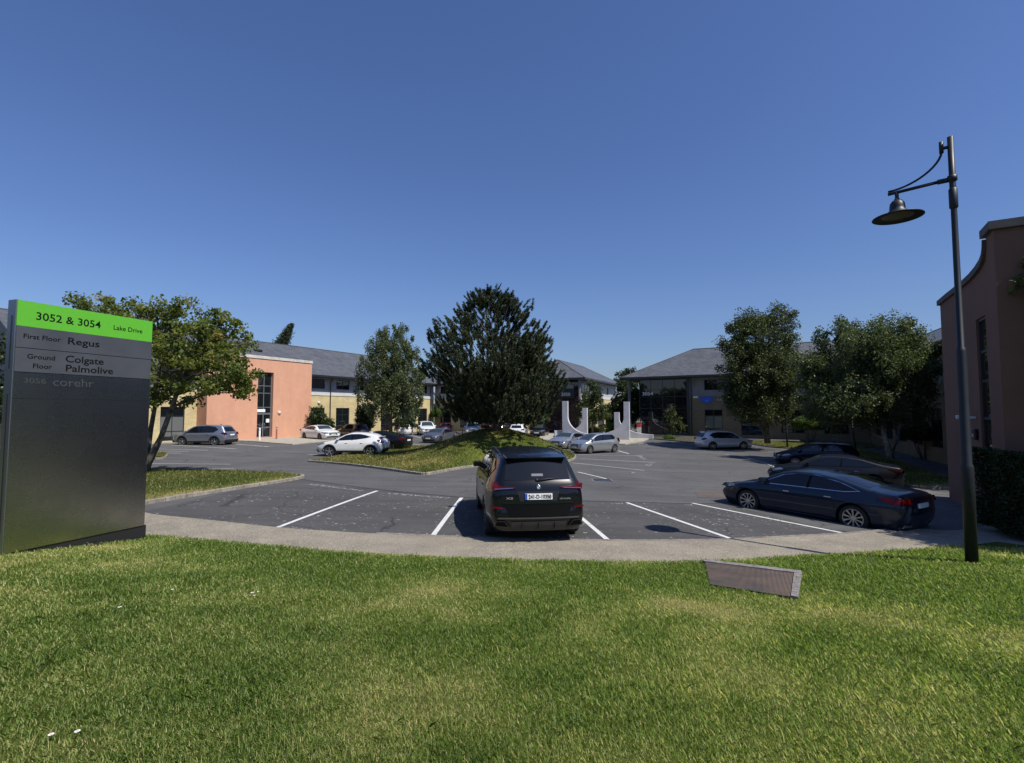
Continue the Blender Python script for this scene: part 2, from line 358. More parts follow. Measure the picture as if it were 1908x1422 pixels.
M_path = mat('washed_aggregate', (.27, .24, .21), .9)
def _path():
    m = M_path; tc = N(m, 'ShaderNodeTexCoord'); O = tc.outputs['Object']
    v = N(m, 'ShaderNodeTexNoise', Scale=38.0, Detail=6.0, Roughness=.75); L(m, O, v.inputs['Vector'])
    b = N(m, 'ShaderNodeTexNoise', Scale=1.1, Detail=7.0, Roughness=.7); L(m, O, b.inputs[0])
    c = ramp(m, v.outputs[0], [(.30, (.09, .08, .062)), (.48, (.225, .20, .158)), (.68, (.44, .395, .30))])
    c = mixc(m, 1.0, c, ramp(m, b.outputs[0], [(.3, (.7, .7, .7)), (.7, (1.15, 1.12, 1.08))]), 'MULTIPLY')
    L(m, c, base(m).inputs['Base Color'])
    bp = N(m, 'ShaderNodeBump', Strength=.5, Distance=.01); L(m, v.outputs[0], bp.inputs['Height']); L(m, bp.outputs[0], base(m).inputs['Normal'])
_path()
def densify(pts, n):
    pts = [Vector((p[0], p[1], 0)) for p in pts]; o = []
    for a, b in zip(pts, pts[1:]):
        for k in range(n): o.append(a.lerp(b, k / n))
    return [(p.x, p.y) for p in o + [pts[-1]]]
def smooth2(pts, it=2):
    pts = [tuple(p) for p in pts]
    for _ in range(it):
        q = [pts[0]]
        for a, b in zip(pts, pts[1:]):
            q += [(a[0] * .75 + b[0] * .25, a[1] * .75 + b[1] * .25), (a[0] * .25 + b[0] * .75, a[1] * .25 + b[1] * .75)]
        pts = q + [pts[-1]]
    return pts
pp = MB(); ii = smooth2(inn); oo = [(p[0], p[1] - .1) for p in smooth2(out)]
pp.prism(ii + oo[::-1], -.03, .03)
drape(pp.build('footpath', M_path, kind='structure'))
# bays by the path: older, spotted asphalt
BF = [(545, 891), (600, 899), (700, 912), (780, 920), (862, 927), (950, 931), (1095, 934), (1170, 936), (1290, 939), (1345, 938)]
bf = [G(*p)[:2] for p in BF]
bay_poly = [(-9.9, 13.6)] + [G(*p)[:2] for p in IN[:14]] + [(5.4, 14.6)] + bf[::-1]
near = [(p[0], p[1] - .0) for p in [G(*q)[:2] for q in IN[:14]]]
drape(sheet('parking_bays', [tuple(q) for q in ([G(262, 955)[:2]] + near + [G(1345, 938)[:2]] + [b for b in bf[::-1][1:]])], .004, M_asph2))
jt = MB()
for a, b in zip(bf, bf[1:]):
    a = Vector((*a, 0)); b = Vector((*b, 0)); n = (b - a).normalized().cross(Vector((0, 0, 1))) * .035
    jt.add([(*(a + n)[:2], .007), (*(b + n)[:2], .007), (*(b - n)[:2], .007), (*(a - n)[:2], .007)], [(0, 1, 2, 3)])
drape(jt.build('asphalt_joint', mat('bitumen', (.02, .02, .02), .7), kind='structure'))
# soldier course of setts between bays and path
st = MB(); dn = densify(smooth2([G(*p)[:2] for p in IN[5:]], 1), 1)
acc = 0
for a, b in zip(dn, dn[1:]):
    a = Vector((*a, 0)); b = Vector((*b, 0)); d = b - a; nb = max(1, int(d.length / .21)); an = math.atan2(d.y, d.x)
    for k in range(nb):
        c = a.lerp(b, (k + .5) / nb); st.box((c.x, c.y + .05, .016 + float(zg(c.x, c.y))), (d.length / nb - .008, .1, .036), rz=an)
st.build('kerb_setts', mat('sett_stone', (.19, .165, .145), .9, noise=(6, .35)), kind='structure')

# lawn
M_lawn = bpy.data.materials.new('lawn_turf'); M_lawn.use_nodes = True
def _lawn(m):
    at = N(m, 'ShaderNodeAttribute'); at.attribute_name = 'tint'; tc = N(m, 'ShaderNodeTexCoord')
    c = ramp(m, at.outputs['Fac'], [(0, (.05, .07, .012)), (.5, (.10, .12, .024)), (1, (.28, .235, .10))])
    t = N(m, 'ShaderNodeTexNoise', Scale=60.0, Detail=5.0, Roughness=.8); L(m, tc.outputs['Object'], t.inputs[0])
    c = mixc(m, 1.0, c, ramp(m, t.outputs[0], [(.3, (.45,) * 3), (.7, (1.5,) * 3)]), 'MULTIPLY')
    L(m, c, base(m).inputs['Base Color']); base(m).inputs['Roughness'].default_value = .95; base(m).inputs['Specular IOR Level'].default_value = .1
    bp = N(m, 'ShaderNodeBump', Strength=1.0, Distance=.03); L(m, t.outputs[0], bp.inputs['Height']); L(m, bp.outputs[0], base(m).inputs['Normal'])
_lawn(M_lawn)
def grid_mesh(name, X, Y, Z, T, m, **k):
    ny, nx = X.shape; me = bpy.data.meshes.new(name); co = np.stack([X, Y, Z], -1).reshape(-1, 3)
    idx = np.arange(nx * ny).reshape(ny, nx)
    f = np.stack([idx[:-1, :-1], idx[:-1, 1:], idx[1:, 1:], idx[1:, :-1]], -1).reshape(-1, 4)
    me.vertices.add(len(co)); me.vertices.foreach_set('co', co.reshape(-1).astype(np.float32))
    me.loops.add(f.size); me.loops.foreach_set('vertex_index', f.reshape(-1).astype(np.int32))
    me.polygons.add(len(f)); me.polygons.foreach_set('loop_start', np.arange(0, f.size, 4, dtype=np.int32)); me.polygons.foreach_set('loop_total', np.full(len(f), 4, dtype=np.int32))
    a = me.attributes.new('tint', 'FLOAT', 'POINT'); a.data.foreach_set('value', T.reshape(-1).astype(np.float32))
    me.update(calc_edges=True); me.validate(); return link(name, me, m, smooth=True, **k)
xs = np.linspace(-24, 24, 260); tt = np.linspace(0, 1, 130)[:, None]
X = np.repeat(xs[None], 130, 0); Y = -8 + (yedge(X) + 8) * tt; Z = lawn_z(X, Y); Z[-1] -= .08
grid_mesh('lawn', X, Y, Z, dryness(X, Y), M_lawn, kind='structure')
sheet('rear_lawn', [(-34, -7.5), (34, -7.5), (60, -90), (-60, -90)], 1.33, M_ground)

def blades(name, P, size, width, dry, m=M_grassb, lean=.55, **k):
    n = len(P); a = RNG.uniform(0, 2 * math.pi, n); up = np.zeros((n, 3)); up[:, 2] = 1
    dl = np.stack([np.cos(a), np.sin(a), np.zeros(n)], 1) * (RNG.random(n) ** .7 * lean * 2)[:, None]
    d = unit(up + dl); sd_ = unit(np.stack([-np.sin(a + RNG.normal(size=n)), np.cos(a), np.zeros(n)], 1))
    h = (size * RNG.uniform(.5, 1.35, n))[:, None]; w_ = (width * RNG.uniform(.7, 1.3, n))[:, None]
    big = RNG.random(n) < .016; h[big] *= RNG.uniform(1.5, 2.4, (big.sum(), 1)); w_[big] *= .9
    mid = P + d * h * .55; tip = P + d * h * .55 + unit(d + dl * 1.2) * h * .45
    co = np.stack([P - sd_ * w_, P + sd_ * w_, mid + sd_ * w_ * .8, tip, mid - sd_ * w_ * .8], 1)
    t = np.clip(RNG.normal(.36, .21, n) + dry * .42 + (RNG.random(n) < .04 + .25 * dry) * .45 + big * .06, 0, 1)
    return link(name, raw_mesh(name, co, 5, t), m, **k)
n = 820000; u = RNG.random(n); a_, b_ = 1.3 ** .25, 14 ** .25
r_ = (u * (b_ - a_) + a_) ** 4; ph = RNG.uniform(R(-58), R(58), n)
gx = r_ * np.sin(ph); gy = r_ * np.cos(ph); ok = gy < yedge(gx) + RNG.normal(0, .03, n)
# leave out the concrete cover and keep the turf thinner where it is dry
CV = [G(1314, 1050, .05), G(1487, 1080, .15), G(1480, 1119, .36), G(1322, 1087, .30)]
def inside(x, y, poly, grow=0):
    r = np.ones_like(x, bool); n_ = len(poly)
    cx = sum(p[0] for p in poly) / n_; cy = sum(p[1] for p in poly) / n_
    for i in range(n_):
        a = poly[i]; b = poly[(i + 1) % n_]; s_ = (b[0] - a[0]) * (y - a[1]) - (b[1] - a[1]) * (x - a[0])
        r &= (s_ * ((b[0] - a[0]) * (cy - a[1]) - (b[1] - a[1]) * (cx - a[0])) > grow)
    return r
_cc = sum(CV, Vector()) / 4; CVs = [_cc + (p - _cc) * .95 for p in CV]; ok &= ~inside(gx, gy, CVs)
gx, gy, r_ = gx[ok], gy[ok], r_[ok]; dr = dryness(gx, gy)
P = np.stack([gx, gy, lawn_z(gx, gy) - .004], 1)
def GL(px, py):
    best = None
    for z in np.linspace(-.3, 1.3, 161):
        p = G0(px, py, z); e = abs(float(lawn_z(p.x, p.y)) - z)
        if best is None or e < best[0]: best = (e, p)
    return best[1]
# clover and plantain among the grass
nk = 90; kr = 1.6 + RNG.random(nk) ** 1.3 * 7; ka = RNG.uniform(R(-50), R(50), nk); kx, ky = kr * np.sin(ka), kr * np.cos(ka)
kn = 45; ki = np.repeat(np.arange(nk), kn); sp = RNG.uniform(.06, .28, nk)[ki]
wx_ = kx[ki] + RNG.normal(0, 1, nk * kn) * sp; wy_ = ky[ki] + RNG.normal(0, 1, nk * kn) * sp; okk = (wy_ < yedge(wx_) - .1) & ~inside(wx_, wy_, CV)
wx_, wy_ = wx_[okk], wy_[okk]; wc = np.column_stack([wx_, wy_, lawn_z(wx_, wy_) + RNG.uniform(.012, .035, len(wx_))])
qd = leaf_quads(wc, .022, .8); qd[:, :, 2] = wc[:, None, 2] + (qd[:, :, 2] - wc[:, None, 2]) * .35
link('clover_leaves', raw_mesh('clover_leaves', qd, 4, np.clip(RNG.normal(.4, .15, len(wc)), 0, 1)), M_topi, kind='stuff', label='small flat clover leaves scattered through the near lawn', cat='ground cover')
blades('lawn_grass', P, (.034 + .0012 * r_) * (1 - .25 * dr) * (.75 + .6 * vnoise(gx, gy, 3.5, 4)), np.maximum(.0012, .00044 * r_), dr, kind='stuff', label='mown green lawn with straw coloured dry patches in the foreground', cat='grass')

# concrete cover sunk in the lawn
c0, c1, c2, c3 = CV
cv = MB(); ctr = (c0 + c1 + c2 + c3) / 4
zz = lambda p: float(lawn_z(p.x, p.y)) + .03
q = [Vector((p.x, p.y, zz(p))) for p in CV]
cover = empty('drain_cover', (ctr.x, ctr.y, zz(ctr)), label='long ribbed rusty brown cover slab set in the lawn beside the path', cat='drain cover')
off = Vector(cover.location)
def qp(s, t): return q[0].lerp(q[1], s).lerp(q[3].lerp(q[2], s), t) - off
fr = MB()
for (s0, s1, t0, t1) in ((-.02, 1.03, -.09, .04), (.965, 1.04, .0, 1.0)):
    v_ = [qp(s0, t0), qp(s1, t0), qp(s1, t1), qp(s0, t1)]
    fr.add([p + Vector((0, 0, .012)) for p in v_] + [p - Vector((0, 0, .1)) for p in v_], [(0, 1, 2, 3), (4, 7, 6, 5), (0, 4, 5, 1), (1, 5, 6, 2), (2, 6, 7, 3), (3, 7, 4, 0)])
fr.build('frame', mat('rough_concrete', (.20, .18, .17), .95, noise=(12, .45), bump=(20, 1)), cover)
m_rust = mat('rusty_metal', (.15, .10, .075), .8); tc = N(m_rust, 'ShaderNodeTexCoord'); tn = N(m_rust, 'ShaderNodeTexNoise', Scale=2.2, Detail=6.0, Roughness=.7)
L(m_rust, tc.outputs['Object'], tn.inputs[0]); L(m_rust, ramp(m_rust, tn.outputs[0], [(.35, (.10, .088, .08)), (.5, (.15, .115, .088)), (.68, (.20, .135, .095))]), base(m_rust).inputs['Base Color'])
rb = MB(); nr = 72
for i in range(nr):
    s0 = .01 + i / nr * .95; s1 = s0 + .95 / nr * .55; v_ = [qp(s0, .04), qp(s1, .04), qp(s1, 1), qp(s0, 1)]
    rb.add([p + Vector((0, 0, .0)) for p in v_] + [p - Vector((0, 0, .02)) for p in v_], [(0, 1, 2, 3), (0, 4, 5, 1), (1, 5, 6, 2), (2, 6, 7, 3), (3, 7, 4, 0)])
v_ = [qp(0, .04), qp(.97, .04), qp(.97, 1), qp(0, 1)]; rb.add([p - Vector((0, 0, .01)) for p in v_], [(0, 1, 2, 3)])
rb.build('ribbed_plate', m_rust, cover)

# ---------------------------------------------------------------- kerbed islands
M_kerb = mat('kerb_stone', (.26, .23, .19), .95, noise=(5, .35), bump=(12, .6))
def kerb_line(name, pts, h=.11, wd=.13, seg=.5, **k):
    mb = MB()
    for a, b in zip(pts, pts[1:]):
        a = Vector((*a[:2], 0)); b = Vector((*b[:2], 0)); d = b - a; nb = max(1, round(d.length / seg)); an = math.atan2(d.y, d.x)
        for j in range(nb):
            c = a.lerp(b, (j + .5) / nb); mb.box((c.x, c.y, float(zg(c.x, c.y)) + h / 2 - .03 + random.uniform(-.004, .004)), (d.length / nb - .008, wd, h + .06), rz=an + random.uniform(-.01, .01))
    return mb.build(name, M_kerb, kind='structure', bevel=.012, **k)
def island(name, poly, hfun, dryf, nb, bs, bw, label, kerb_seg=.6):
    pts = smooth2(poly + [poly[0]], 2)
    kerb_line(name + '_kerb', pts, seg=kerb_seg)
    P2 = [Vector((*p[:2], 0)) for p in pts]; c = sum(P2, Vector()) / len(P2)
    x0 = min(p.x for p in P2); x1 = max(p.x for p in P2); y0 = min(p.y for p in P2); y1 = max(p.y for p in P2)
    cen = np.array([c.x, c.y]); ring = np.array([[p.x, p.y] for p in P2])
    K = 26; ts = np.linspace(0, 1, K)[:, None, None]
    G2 = cen + (ring[None] - cen) * ts
    d = (1 - ts[..., 0]) * np.linalg.norm(ring - cen, axis=1)[None]
    Z = zg(G2[..., 0], G2[..., 1]) + .09 + hfun(G2[..., 0], G2[..., 1], 1 - ts[..., 0] + 0 * d)
    grid_mesh(name, G2[..., 0], G2[..., 1], Z, dryf(G2[..., 0], G2[..., 1]), M_lawn, kind='structure')
    # blades: pick a ring sector, then a radius
    i = RNG.integers(0, len(ring) - 1, nb * 2); e = RNG.random(nb * 2)[:, None]
    p = ring[i] * (1 - e) + ring[i + 1] * e; t = np.sqrt(RNG.random(nb * 2))[:, None]
    q_ = cen + (p - cen) * t
    ar = np.abs((ring[i, 0] - cen[0]) * (ring[i + 1, 1] - cen[1]) - (ring[i, 1] - cen[1]) * (ring[i + 1, 0] - cen[0])); keep = RNG.random(nb * 2) < ar / ar.max()
    q_ = q_[keep]; t = t[keep]
    z = zg(q_[:, 0], q_[:, 1]) + .085 + hfun(q_[:, 0], q_[:, 1], 1 - t[:, 0])
    blades(name + '_grass', np.column_stack([q_, z]), np.full(len(q_), bs), np.full(len(q_), bw), dryf(q_[:, 0], q_[:, 1]), m=M_rough, kind='stuff', label=label, cat='grass')
# left island with the maple
isl = [G(200, 954), G(262, 941), G(330, 930), G(420, 915), G(500, 903), G(560, 893), G(566, 889), G(545, 886), G(470, 882.5), G(420, 881), G(350, 879), G(290, 878), G(200, 878)]
dry1 = lambda x, y: np.clip(fbm(x, y, .6, 5) * 1.2 - .35 + .75 * np.exp(-((y - (14.6 + (x + 10) * 1.9)) / 1.3) ** 2), 0, 1)
island('left_verge', [p[:2] for p in isl], lambda x, y, s: .22 * np.clip(s, 0, 1) ** .8 + .04 * (fbm(x, y, .5) - .5), dry1, 45000, .07, .009, 'green and browned grass on the kerbed verge under the maple', kerb_seg=.21)
# central mound with the pine
mnd = [G(575, 861), G(640, 866), G(700, 873), G(780, 885), G(800, 885), G(860, 873), G(900, 868), G(1000, 866), G(1060, 862), G(1074, 853), G(1066, 845), G(1045, 838), (2.6, 41), (.5, 44.5), (-3.5, 46), (-8, 43), (-10.5, 36), (-11.2, 30)]
MC = (-.95, 31.0)
def mound_h(x, y, s):
    d = np.sqrt(((x - MC[0]) / 6.6) ** 2 + ((y - MC[1]) / 7.6) ** 2)
    return (1.42 * np.exp(-(d / .62) ** 2) + .35 * np.clip(1 - d, 0, 1)) * np.clip(s * 6, 0, 1) + .05 * (fbm(x, y, .8) - .5)
dry2 = lambda x, y: np.clip(fbm(x, y, .45, 2) * 1.4 - .25, 0, 1)
island('mound', [p[:2] for p in mnd], mound_h, dry2, 90000, .10, .013, 'rough grass on the round mound under the big pine', kerb_seg=.6)
# strips of grass before the right hand buildings
s3 = [G(1398, 827), G(1420, 832), G(1460, 836), G(1510, 838), G(1570, 838), (33, 42), (30.5, 45.5), (24, 49)]
island('building_verge', [p[:2] for p in s3], lambda x, y, s: .05 + 0 * x, dry2, 16000, .09, .014, 'sunlit grass strip before the shaded brick wing on the right')
s4 = [(16.3, 20.6), (18.3, 20.2), (22, 27), (30.5, 45.5), (28, 45), (22.5, 33), (18.5, 26), (16, 22.5)]
island('corner_verge', [p[:2] for p in s4], lambda x, y, s: .03 + 0 * x, dry2, 10000, .08, .012, 'shaded grass beside the pink rendered block')
s5 = [G(288, 852), G(300, 846), G(311, 849), G(306, 855), G(289, 857)]
island('tip_verge', [p[:2] for p in s5], lambda x, y, s: .04 + 0 * x, dry2, 2500, .08, .012, 'small dry grass tip beyond the maple trunk')

# paved areas
drape(sheet('block_paving', [G(1690, 987)[:2], (10.4, 11.9), (12.2, 11.6), (13.2, 13), (15.6, 17.5), (16.4, 21), G(1742, 884)[:2], G(1700, 868)[:2], G(1640, 862)[:2], G(1650, 905)[:2]], .008, M_paverg))
drape(sheet('paver_strip', [G(1294, 917)[:2], G(1400, 917)[:2], G(1400, 930)[:2], G(1302, 927)[:2]], .006, M_paver))
M_slab = mat('pale_paving', (.34, .31, .25), .9, noise=(2.5, .25), bump=(20, .2))
a = MB(); a.prism([p[:2] for p in [G(470, 823), G(505, 826), G(545, 829), G(600, 824), G(640, 819), (-18.5, 56.3), (-20, 56.6), (-26, 46)]], 0, .06); drape(a.build('entrance_paving', M_slab, kind='structure'))
a = MB(); a.prism([p[:2] for p in [G(1008, 822), G(1045, 826), G(1120, 828), G(1165, 829), G(1200, 823), G(1215, 816), (15.5, 57.5), (12, 62), (4, 64), (3, 56)]], 0, .1); drape(a.build('plaza_paving', M_slab, kind='structure'))
a = MB(); a.prism([p[:2] for p in [G(1200, 817.5), G(1300, 827), G(1330, 827), (25, 49), (22, 53.5), (14.9, 58.2)]], 0, .09); drape(a.build('planting_bed', mat('bed_soil', (.05, .045, .03), .95, noise=(4, .5), bump=(9, 1)), kind='structure'))
a = MB(); a.prism([p[:2] for p in [G(262, 828), G(330, 826), G(345, 824), (-26.6, 44.8), (-33, 36), (-37, 36)]], 0, .08); drape(a.build('left_pavement', M_slab, kind='structure'))

# painted markings
M_line = mat('road_paint', (.62, .62, .6), .7)
tc = N(M_line, 'ShaderNodeTexCoord'); tn = N(M_line, 'ShaderNodeTexNoise', Scale=9.0, Detail=8.0, Roughness=.8); L(M_line, tc.outputs['Object'], tn.inputs[0])
L(M_line, ramp(M_line, tn.outputs[0], [(.34, (.12, .12, .12)), (.45, (.60, .60, .58))]), base(M_line).inputs['Base Color'])
M_line2 = mat('worn_road_paint', (.3, .3, .3), .8)
tc = N(M_line2, 'ShaderNodeTexCoord'); tn = N(M_line2, 'ShaderNodeTexNoise', Scale=7.0, Detail=8.0, Roughness=.8); L(M_line2, tc.outputs['Object'], tn.inputs[0])
L(M_line2, ramp(M_line2, tn.outputs[0], [(.40, (.10, .10, .10)), (.60, (.5, .5, .49))]), base(M_line2).inputs['Base Color'])
def stroke(mb, a, b, wd=.1, z=.009, n=12):
    a = Vector((*a[:2], z)); b = Vector((*b[:2], z)); d = (b - a).normalized(); s_ = d.cross(Vector((0, 0, 1))) * wd / 2
    mb.add([a + s_, b + s_, b - s_, a - s_], [(0, 1, 2, 3)])
for ab in [((513, 985), (703, 915)), ((805, 1001), (860, 928)), ((1136, 1010), (1045, 934)), ((1372, 1008), (1168, 937)), ((1587, 997), (1290, 938))]:
    k = MB(); stroke(k, G(*ab[0]), G(*ab[1]), .11); drape(k.build('bay_line', M_line, kind='structure', group='painted bay lines'))
k = MB()
for ab in [((1068, 863), (1201, 877)), ((1083, 855), (1220, 862)), ((1077, 847.4), (1197, 849.6)), ((1076.6, 880), (1131, 893)), ((1392, 854), (1440, 854.7)), ((1438, 872), (1458, 873.3)),
           ((250, 864.4), (430, 865.4)), ((351, 875), (435, 874)), ((319, 829.7), (440, 837)), ((294, 837), (387, 839.3)), ((296, 840.8), (352, 841.4)), ((297, 844.6), (337, 844.8)),
           ((574, 847.2), (600, 847.4)), ((768, 812), (784, 816)), ((760, 826), (782, 829.5)), ((440, 828), (500, 833)), ((978, 812), (985, 816)), ((1152, 840), (1172, 846)), ((1440, 862), (1470, 863))]:
    stroke(k, G(*ab[0]), G(*ab[1]), .1)
drape(k.build('distant_bay_lines', M_line, kind='structure'))
k = MB()
pts = [(1352, 847), (1380, 850), (1405, 857), (1428, 864), (1442, 870), (1450, 876)]
for a, b in zip(pts, pts[1:]): stroke(k, G(*a), G(*b), .14)
for a, b in [((1178, 826.5), (1196, 825.2)), ((1190, 828), (1206, 825.6)), ((1203, 829), (1222, 826.5)), ((1218, 830), (1240, 827.5)), ((1222, 826.5), (1262, 830)), ((1236, 831), (1262, 829)), ((1250, 832.5), (1290, 834.5)), ((1262, 830), (1300, 834)), ((1194, 825), (1220, 828.5)),
             ((1154, 841), (1170, 845)), ((482, 832), (510, 832)), ((470, 830.5), (488, 830.2))]: stroke(k, G(*a), G(*b), .16)
drape(k.build('faded_markings', M_line2, kind='structure'))
def text(body, name, m, parent, width, height, loc=(0, 0, 0), rot=(0, 0, 0), ext=.002, bold=0.0, **kw):
    """lettering scaled to a width (x) and capital height"""
    c = bpy.data.curves.new(name, 'FONT'); c.body = body; c.extrude = ext / max(height, .01) * .7; c.offset = bold; c.resolution_u = 3
    o = bpy.data.objects.new(name, c); COL.objects.link(o); c.materials.append(m)
    bpy.context.view_layer.update(); dx = o.dimensions.x or 1
    o.scale = (width / dx, height / .70, height / .70); o.location = loc; o.rotation_euler = rot
    bpy.context.view_layer.update(); me = bpy.data.meshes.new_from_object(o); s_ = o.scale.copy(); bpy.data.objects.remove(o); o = bpy.data.objects.new(name, me); COL.objects.link(o)
    o.scale = s_; o.location = loc; o.rotation_euler = rot
    if parent is not None: o.parent = parent
    return tag(o, **kw)
for (a, b) in (((578, 901.5), (680, 914.5)), ((722, 918.5), (840, 928)), ((1095, 936), (1160, 938)), ((1195, 938), (1288, 940.5))):
    A = G(*a); B = G(*b); an = math.atan2(B.y - A.y, B.x - A.x)
    text('MCCAULEY', 'painted_name', M_line2, None, (B - A).length, .17, (B.x, B.y, B.z + .012), (0, 0, an + math.pi), .0005, .01, kind='structure')
for (a, b) in (((1193, 851), (1206, 857)), ((1193, 872), (1208, 864)), ((1140, 887), (1174, 880))):
    A = G(*a); B = G(*b); an = math.atan2(B.y - A.y, B.x - A.x)
    text('MCCAULEY', 'painted_name', M_line2, None, (B - A).length, .3, (B.x, B.y, B.z + .012), (0, 0, an + math.pi), .0005, .01, kind='structure')

# ---------------------------------------------------------------- buildings
def wall(parent, name, x0, x1, z0, z1, y, holes, m, rev=.16, back=None):
    if z0 == 0: z0 = -.9
    xs = sorted({x0, x1, *[h[0] for h in holes], *[h[1] for h in holes]}); zs = sorted({z0, z1, *[h[2] for h in holes], *[h[3] for h in holes]})
    mb = MB()
    for a, b in zip(xs, xs[1:]):
        for c, d in zip(zs, zs[1:]):
            mx, mz = (a + b) / 2, (c + d) / 2
            if any(h[0] < mx < h[1] and h[2] < mz < h[3] for h in holes): continue
            mb.add([(a, y, c), (b, y, c), (b, y, d), (a, y, d)], [(0, 1, 2, 3)])
    for (a, b, c, d) in holes:
        mb.add([(a, y, c), (a, y + rev, c), (a, y + rev, d), (a, y, d)], [(0, 1, 2, 3)]); mb.add([(b, y, c), (b, y + rev, c), (b, y + rev, d), (b, y, d)], [(3, 2, 1, 0)])
        mb.add([(a, y, d), (b, y, d), (b, y + rev, d), (a, y + rev, d)], [(0, 1, 2, 3)]); mb.add([(a, y, c), (b, y, c), (b, y + rev, c), (a, y + rev, c)], [(3, 2, 1, 0)])
    if back is not None:  # closed ends and a plain back so that the block is solid
        mb.add([(x0, y, z0), (x0, back, z0), (x0, back, z1), (x0, y, z1)], [(3, 2, 1, 0)]); mb.add([(x1, y, z0), (x1, back, z0), (x1, back, z1), (x1, y, z1)], [(0, 1, 2, 3)])
        mb.add([(x0, back, z0), (x1, back, z0), (x1, back, z1), (x0, back, z1)], [(3, 2, 1, 0)])
    me = bpy.data.meshes.new(name); me.from_pydata(mb.v, [], mb.f)
    return link(name, me, m, parent)
M_glassb = mat('glass_over_blind', (.14, .145, .14), .04, spec=.8)
def window(parent, x0, x1, z0, z1, y, cols=2, rows=(), fm=None, blind=False, name='window', fw=.06, gm=None):
    fm = fm or M_frame; mb = MB(); ya, yb = y + .07, y + .13
    mb.bx(x0, x0 + fw, ya, yb, z0, z1).bx(x1 - fw, x1, ya, yb, z0, z1).bx(x0 + fw, x1 - fw, ya, yb, z0, z0 + fw).bx(x0 + fw, x1 - fw, ya, yb, z1 - fw, z1)
    for c in range(1, cols):
        xx = x0 + (x1 - x0) * c / cols; mb.bx(xx - fw / 2, xx + fw / 2, ya + .004, yb - .004, z0 + fw, z1 - fw)
    for r_ in rows: mb.bx(x0 + fw, x1 - fw, ya + .008, yb - .008, r_ - fw / 2, r_ + fw / 2)
    fo = mb.build(name, fm, parent)
    p = MB(); p.add([(x0 + .01, y + .1, z0 + .01), (x1 - .01, y + .1, z0 + .01), (x1 - .01, y + .1, z1 - .01), (x0 + .01, y + .1, z1 - .01)], [(0, 1, 2, 3)]); p.build('pane', gm or M_glass, fo)
    if blind:
        zt = rows[0] if rows else z1
        b = MB(); b.add([(x0 + fw, y + .098, z0 + fw + .3 * blind), (x1 - fw, y + .098, z0 + fw + .3 * blind), (x1 - fw, y + .098, zt - fw), (x0 + fw, y + .098, zt - fw)], [(0, 1, 2, 3)]); b.build('blind', M_glassb, fo)
    return fo
def roof(parent, x0, x1, y0, y1, ze, rise, hl, hr, m=None):
    """ridged roof; hl / hr = how far the ridge stops short of the ends (0 = gable)"""
    m = m or M_slate; ym = (y0 + y1) / 2; zr = ze + rise; o = MB()
    v = [(x0, y0, ze), (x1, y0, ze), (x1, y1, ze), (x0, y1, ze), (x0 + hl, ym, zr), (x1 - hr, ym, zr)]
    o.add(v, [(0, 1, 5, 4), (2, 3, 4, 5), (3, 0, 4), (1, 2, 5)]); ro = o.build('roof', m, parent)
    f = MB(); t = .05
    f.bx(x0 - .02, x1 + .02, y0 - .1, y0, ze - .2, ze + .02).bx(x0 - .02, x1 + .02, y1, y1 + .1, ze - .2, ze + .02)
    f.bx(x0 - .1, x0 - .02, y0 - .1, y1 + .1, ze - .2, ze + .02).bx(x1 + .02, x1 + .1, y0 - .1, y1 + .1, ze - .2, ze + .02)
    f.build('gutter', M_gutter, parent)
    s_ = MB(); s_.add([(x0, y0, ze - .21), (x1, y0, ze - .21), (x1, y1, ze - .21), (x0, y1, ze - .21)], [(3, 2, 1, 0)]); s_.build('soffit', M_soffit, parent)
    r_ = MB(); r_.tube([v[4], v[5]], .07, 6)
    if hl: r_.tube([v[0], v[4]], .05, 6).tube([v[3], v[4]], .05, 6)
    if hr: r_.tube([v[1], v[5]], .05, 6).tube([v[2], v[5]], .05, 6)
    r_.build('ridge_tiles', M_ridge, ro)
    return ro
def downpipe(parent, x, y, z0, z1):
    p = MB(); p.tube([(x, y - .45, z1 + .2), (x, y - .4, z1), (x, y - .08, z1 - .45), (x, y - .08, z0)], .045, 8); p.build('downpipe', M_gutter, parent)

# --- left wing (sunlit yellow brick and grey render)
aL = math.atan2(.8695, .494)
LW = empty('office_wing', (-22.2, 53.84, 0), aL, label='sunlit two storey yellow brick office wing with long slate roof', cat='office building')
gw = [(1.05 + 3.55 * k, 3.0 + 3.55 * k) for k in range(6)]
holes = [(a, b, .12, 2.95) for a, b in gw]
left_w = [(-13.6, -11.7), (-10.2, -8.3), (-17.2, -15.3), (-20.8, -18.9)]
holes += [(a, b, .12, 2.95) for a, b in left_w]
wall(LW, 'brick_wall', -22, 22.2, 0, 4.3, 0, holes, M_brick, back=12)
up = [(a, b, 5.05, 6.12) for a, b in gw] + [(a, b, 5.05, 6.12) for a, b in left_w]
wall(LW, 'rendered_wall', -22, 22.2, 4.62, 6.35, .03, up, M_band, back=11.9)
b = MB(); b.bx(-22, 22.2, -.05, .1, 4.3, 4.62); b.build('string_course', mat('string_course', (.55, .55, .53), .7, noise=(2, .1)), LW)
for i, (a, b_) in enumerate(gw + left_w):
    if i != 4: window(LW, a, b_, .12, 2.95, 0, 2, (2.15, .9), M_frame, blind=(1.0 if i in (6, 7) else False))
    window(LW, a, b_, 5.05, 6.12, .03, 2)
a, b_ = gw[4]
d = window(LW, a, b_, .12, 2.95, 0, 2, (2.15,), M_framel, name='door')
h = MB(); h.tube([((a + b_) / 2 + .1, -.02, .9), ((a + b_) / 2 + .1, -.02, 1.5)], .02); h.build('handle', M_framel, d)
p = MB(); p.bx(a + 1.1, a + 1.35, .06, .066, 1.3, 1.65); p.build('notice', M_white, d)
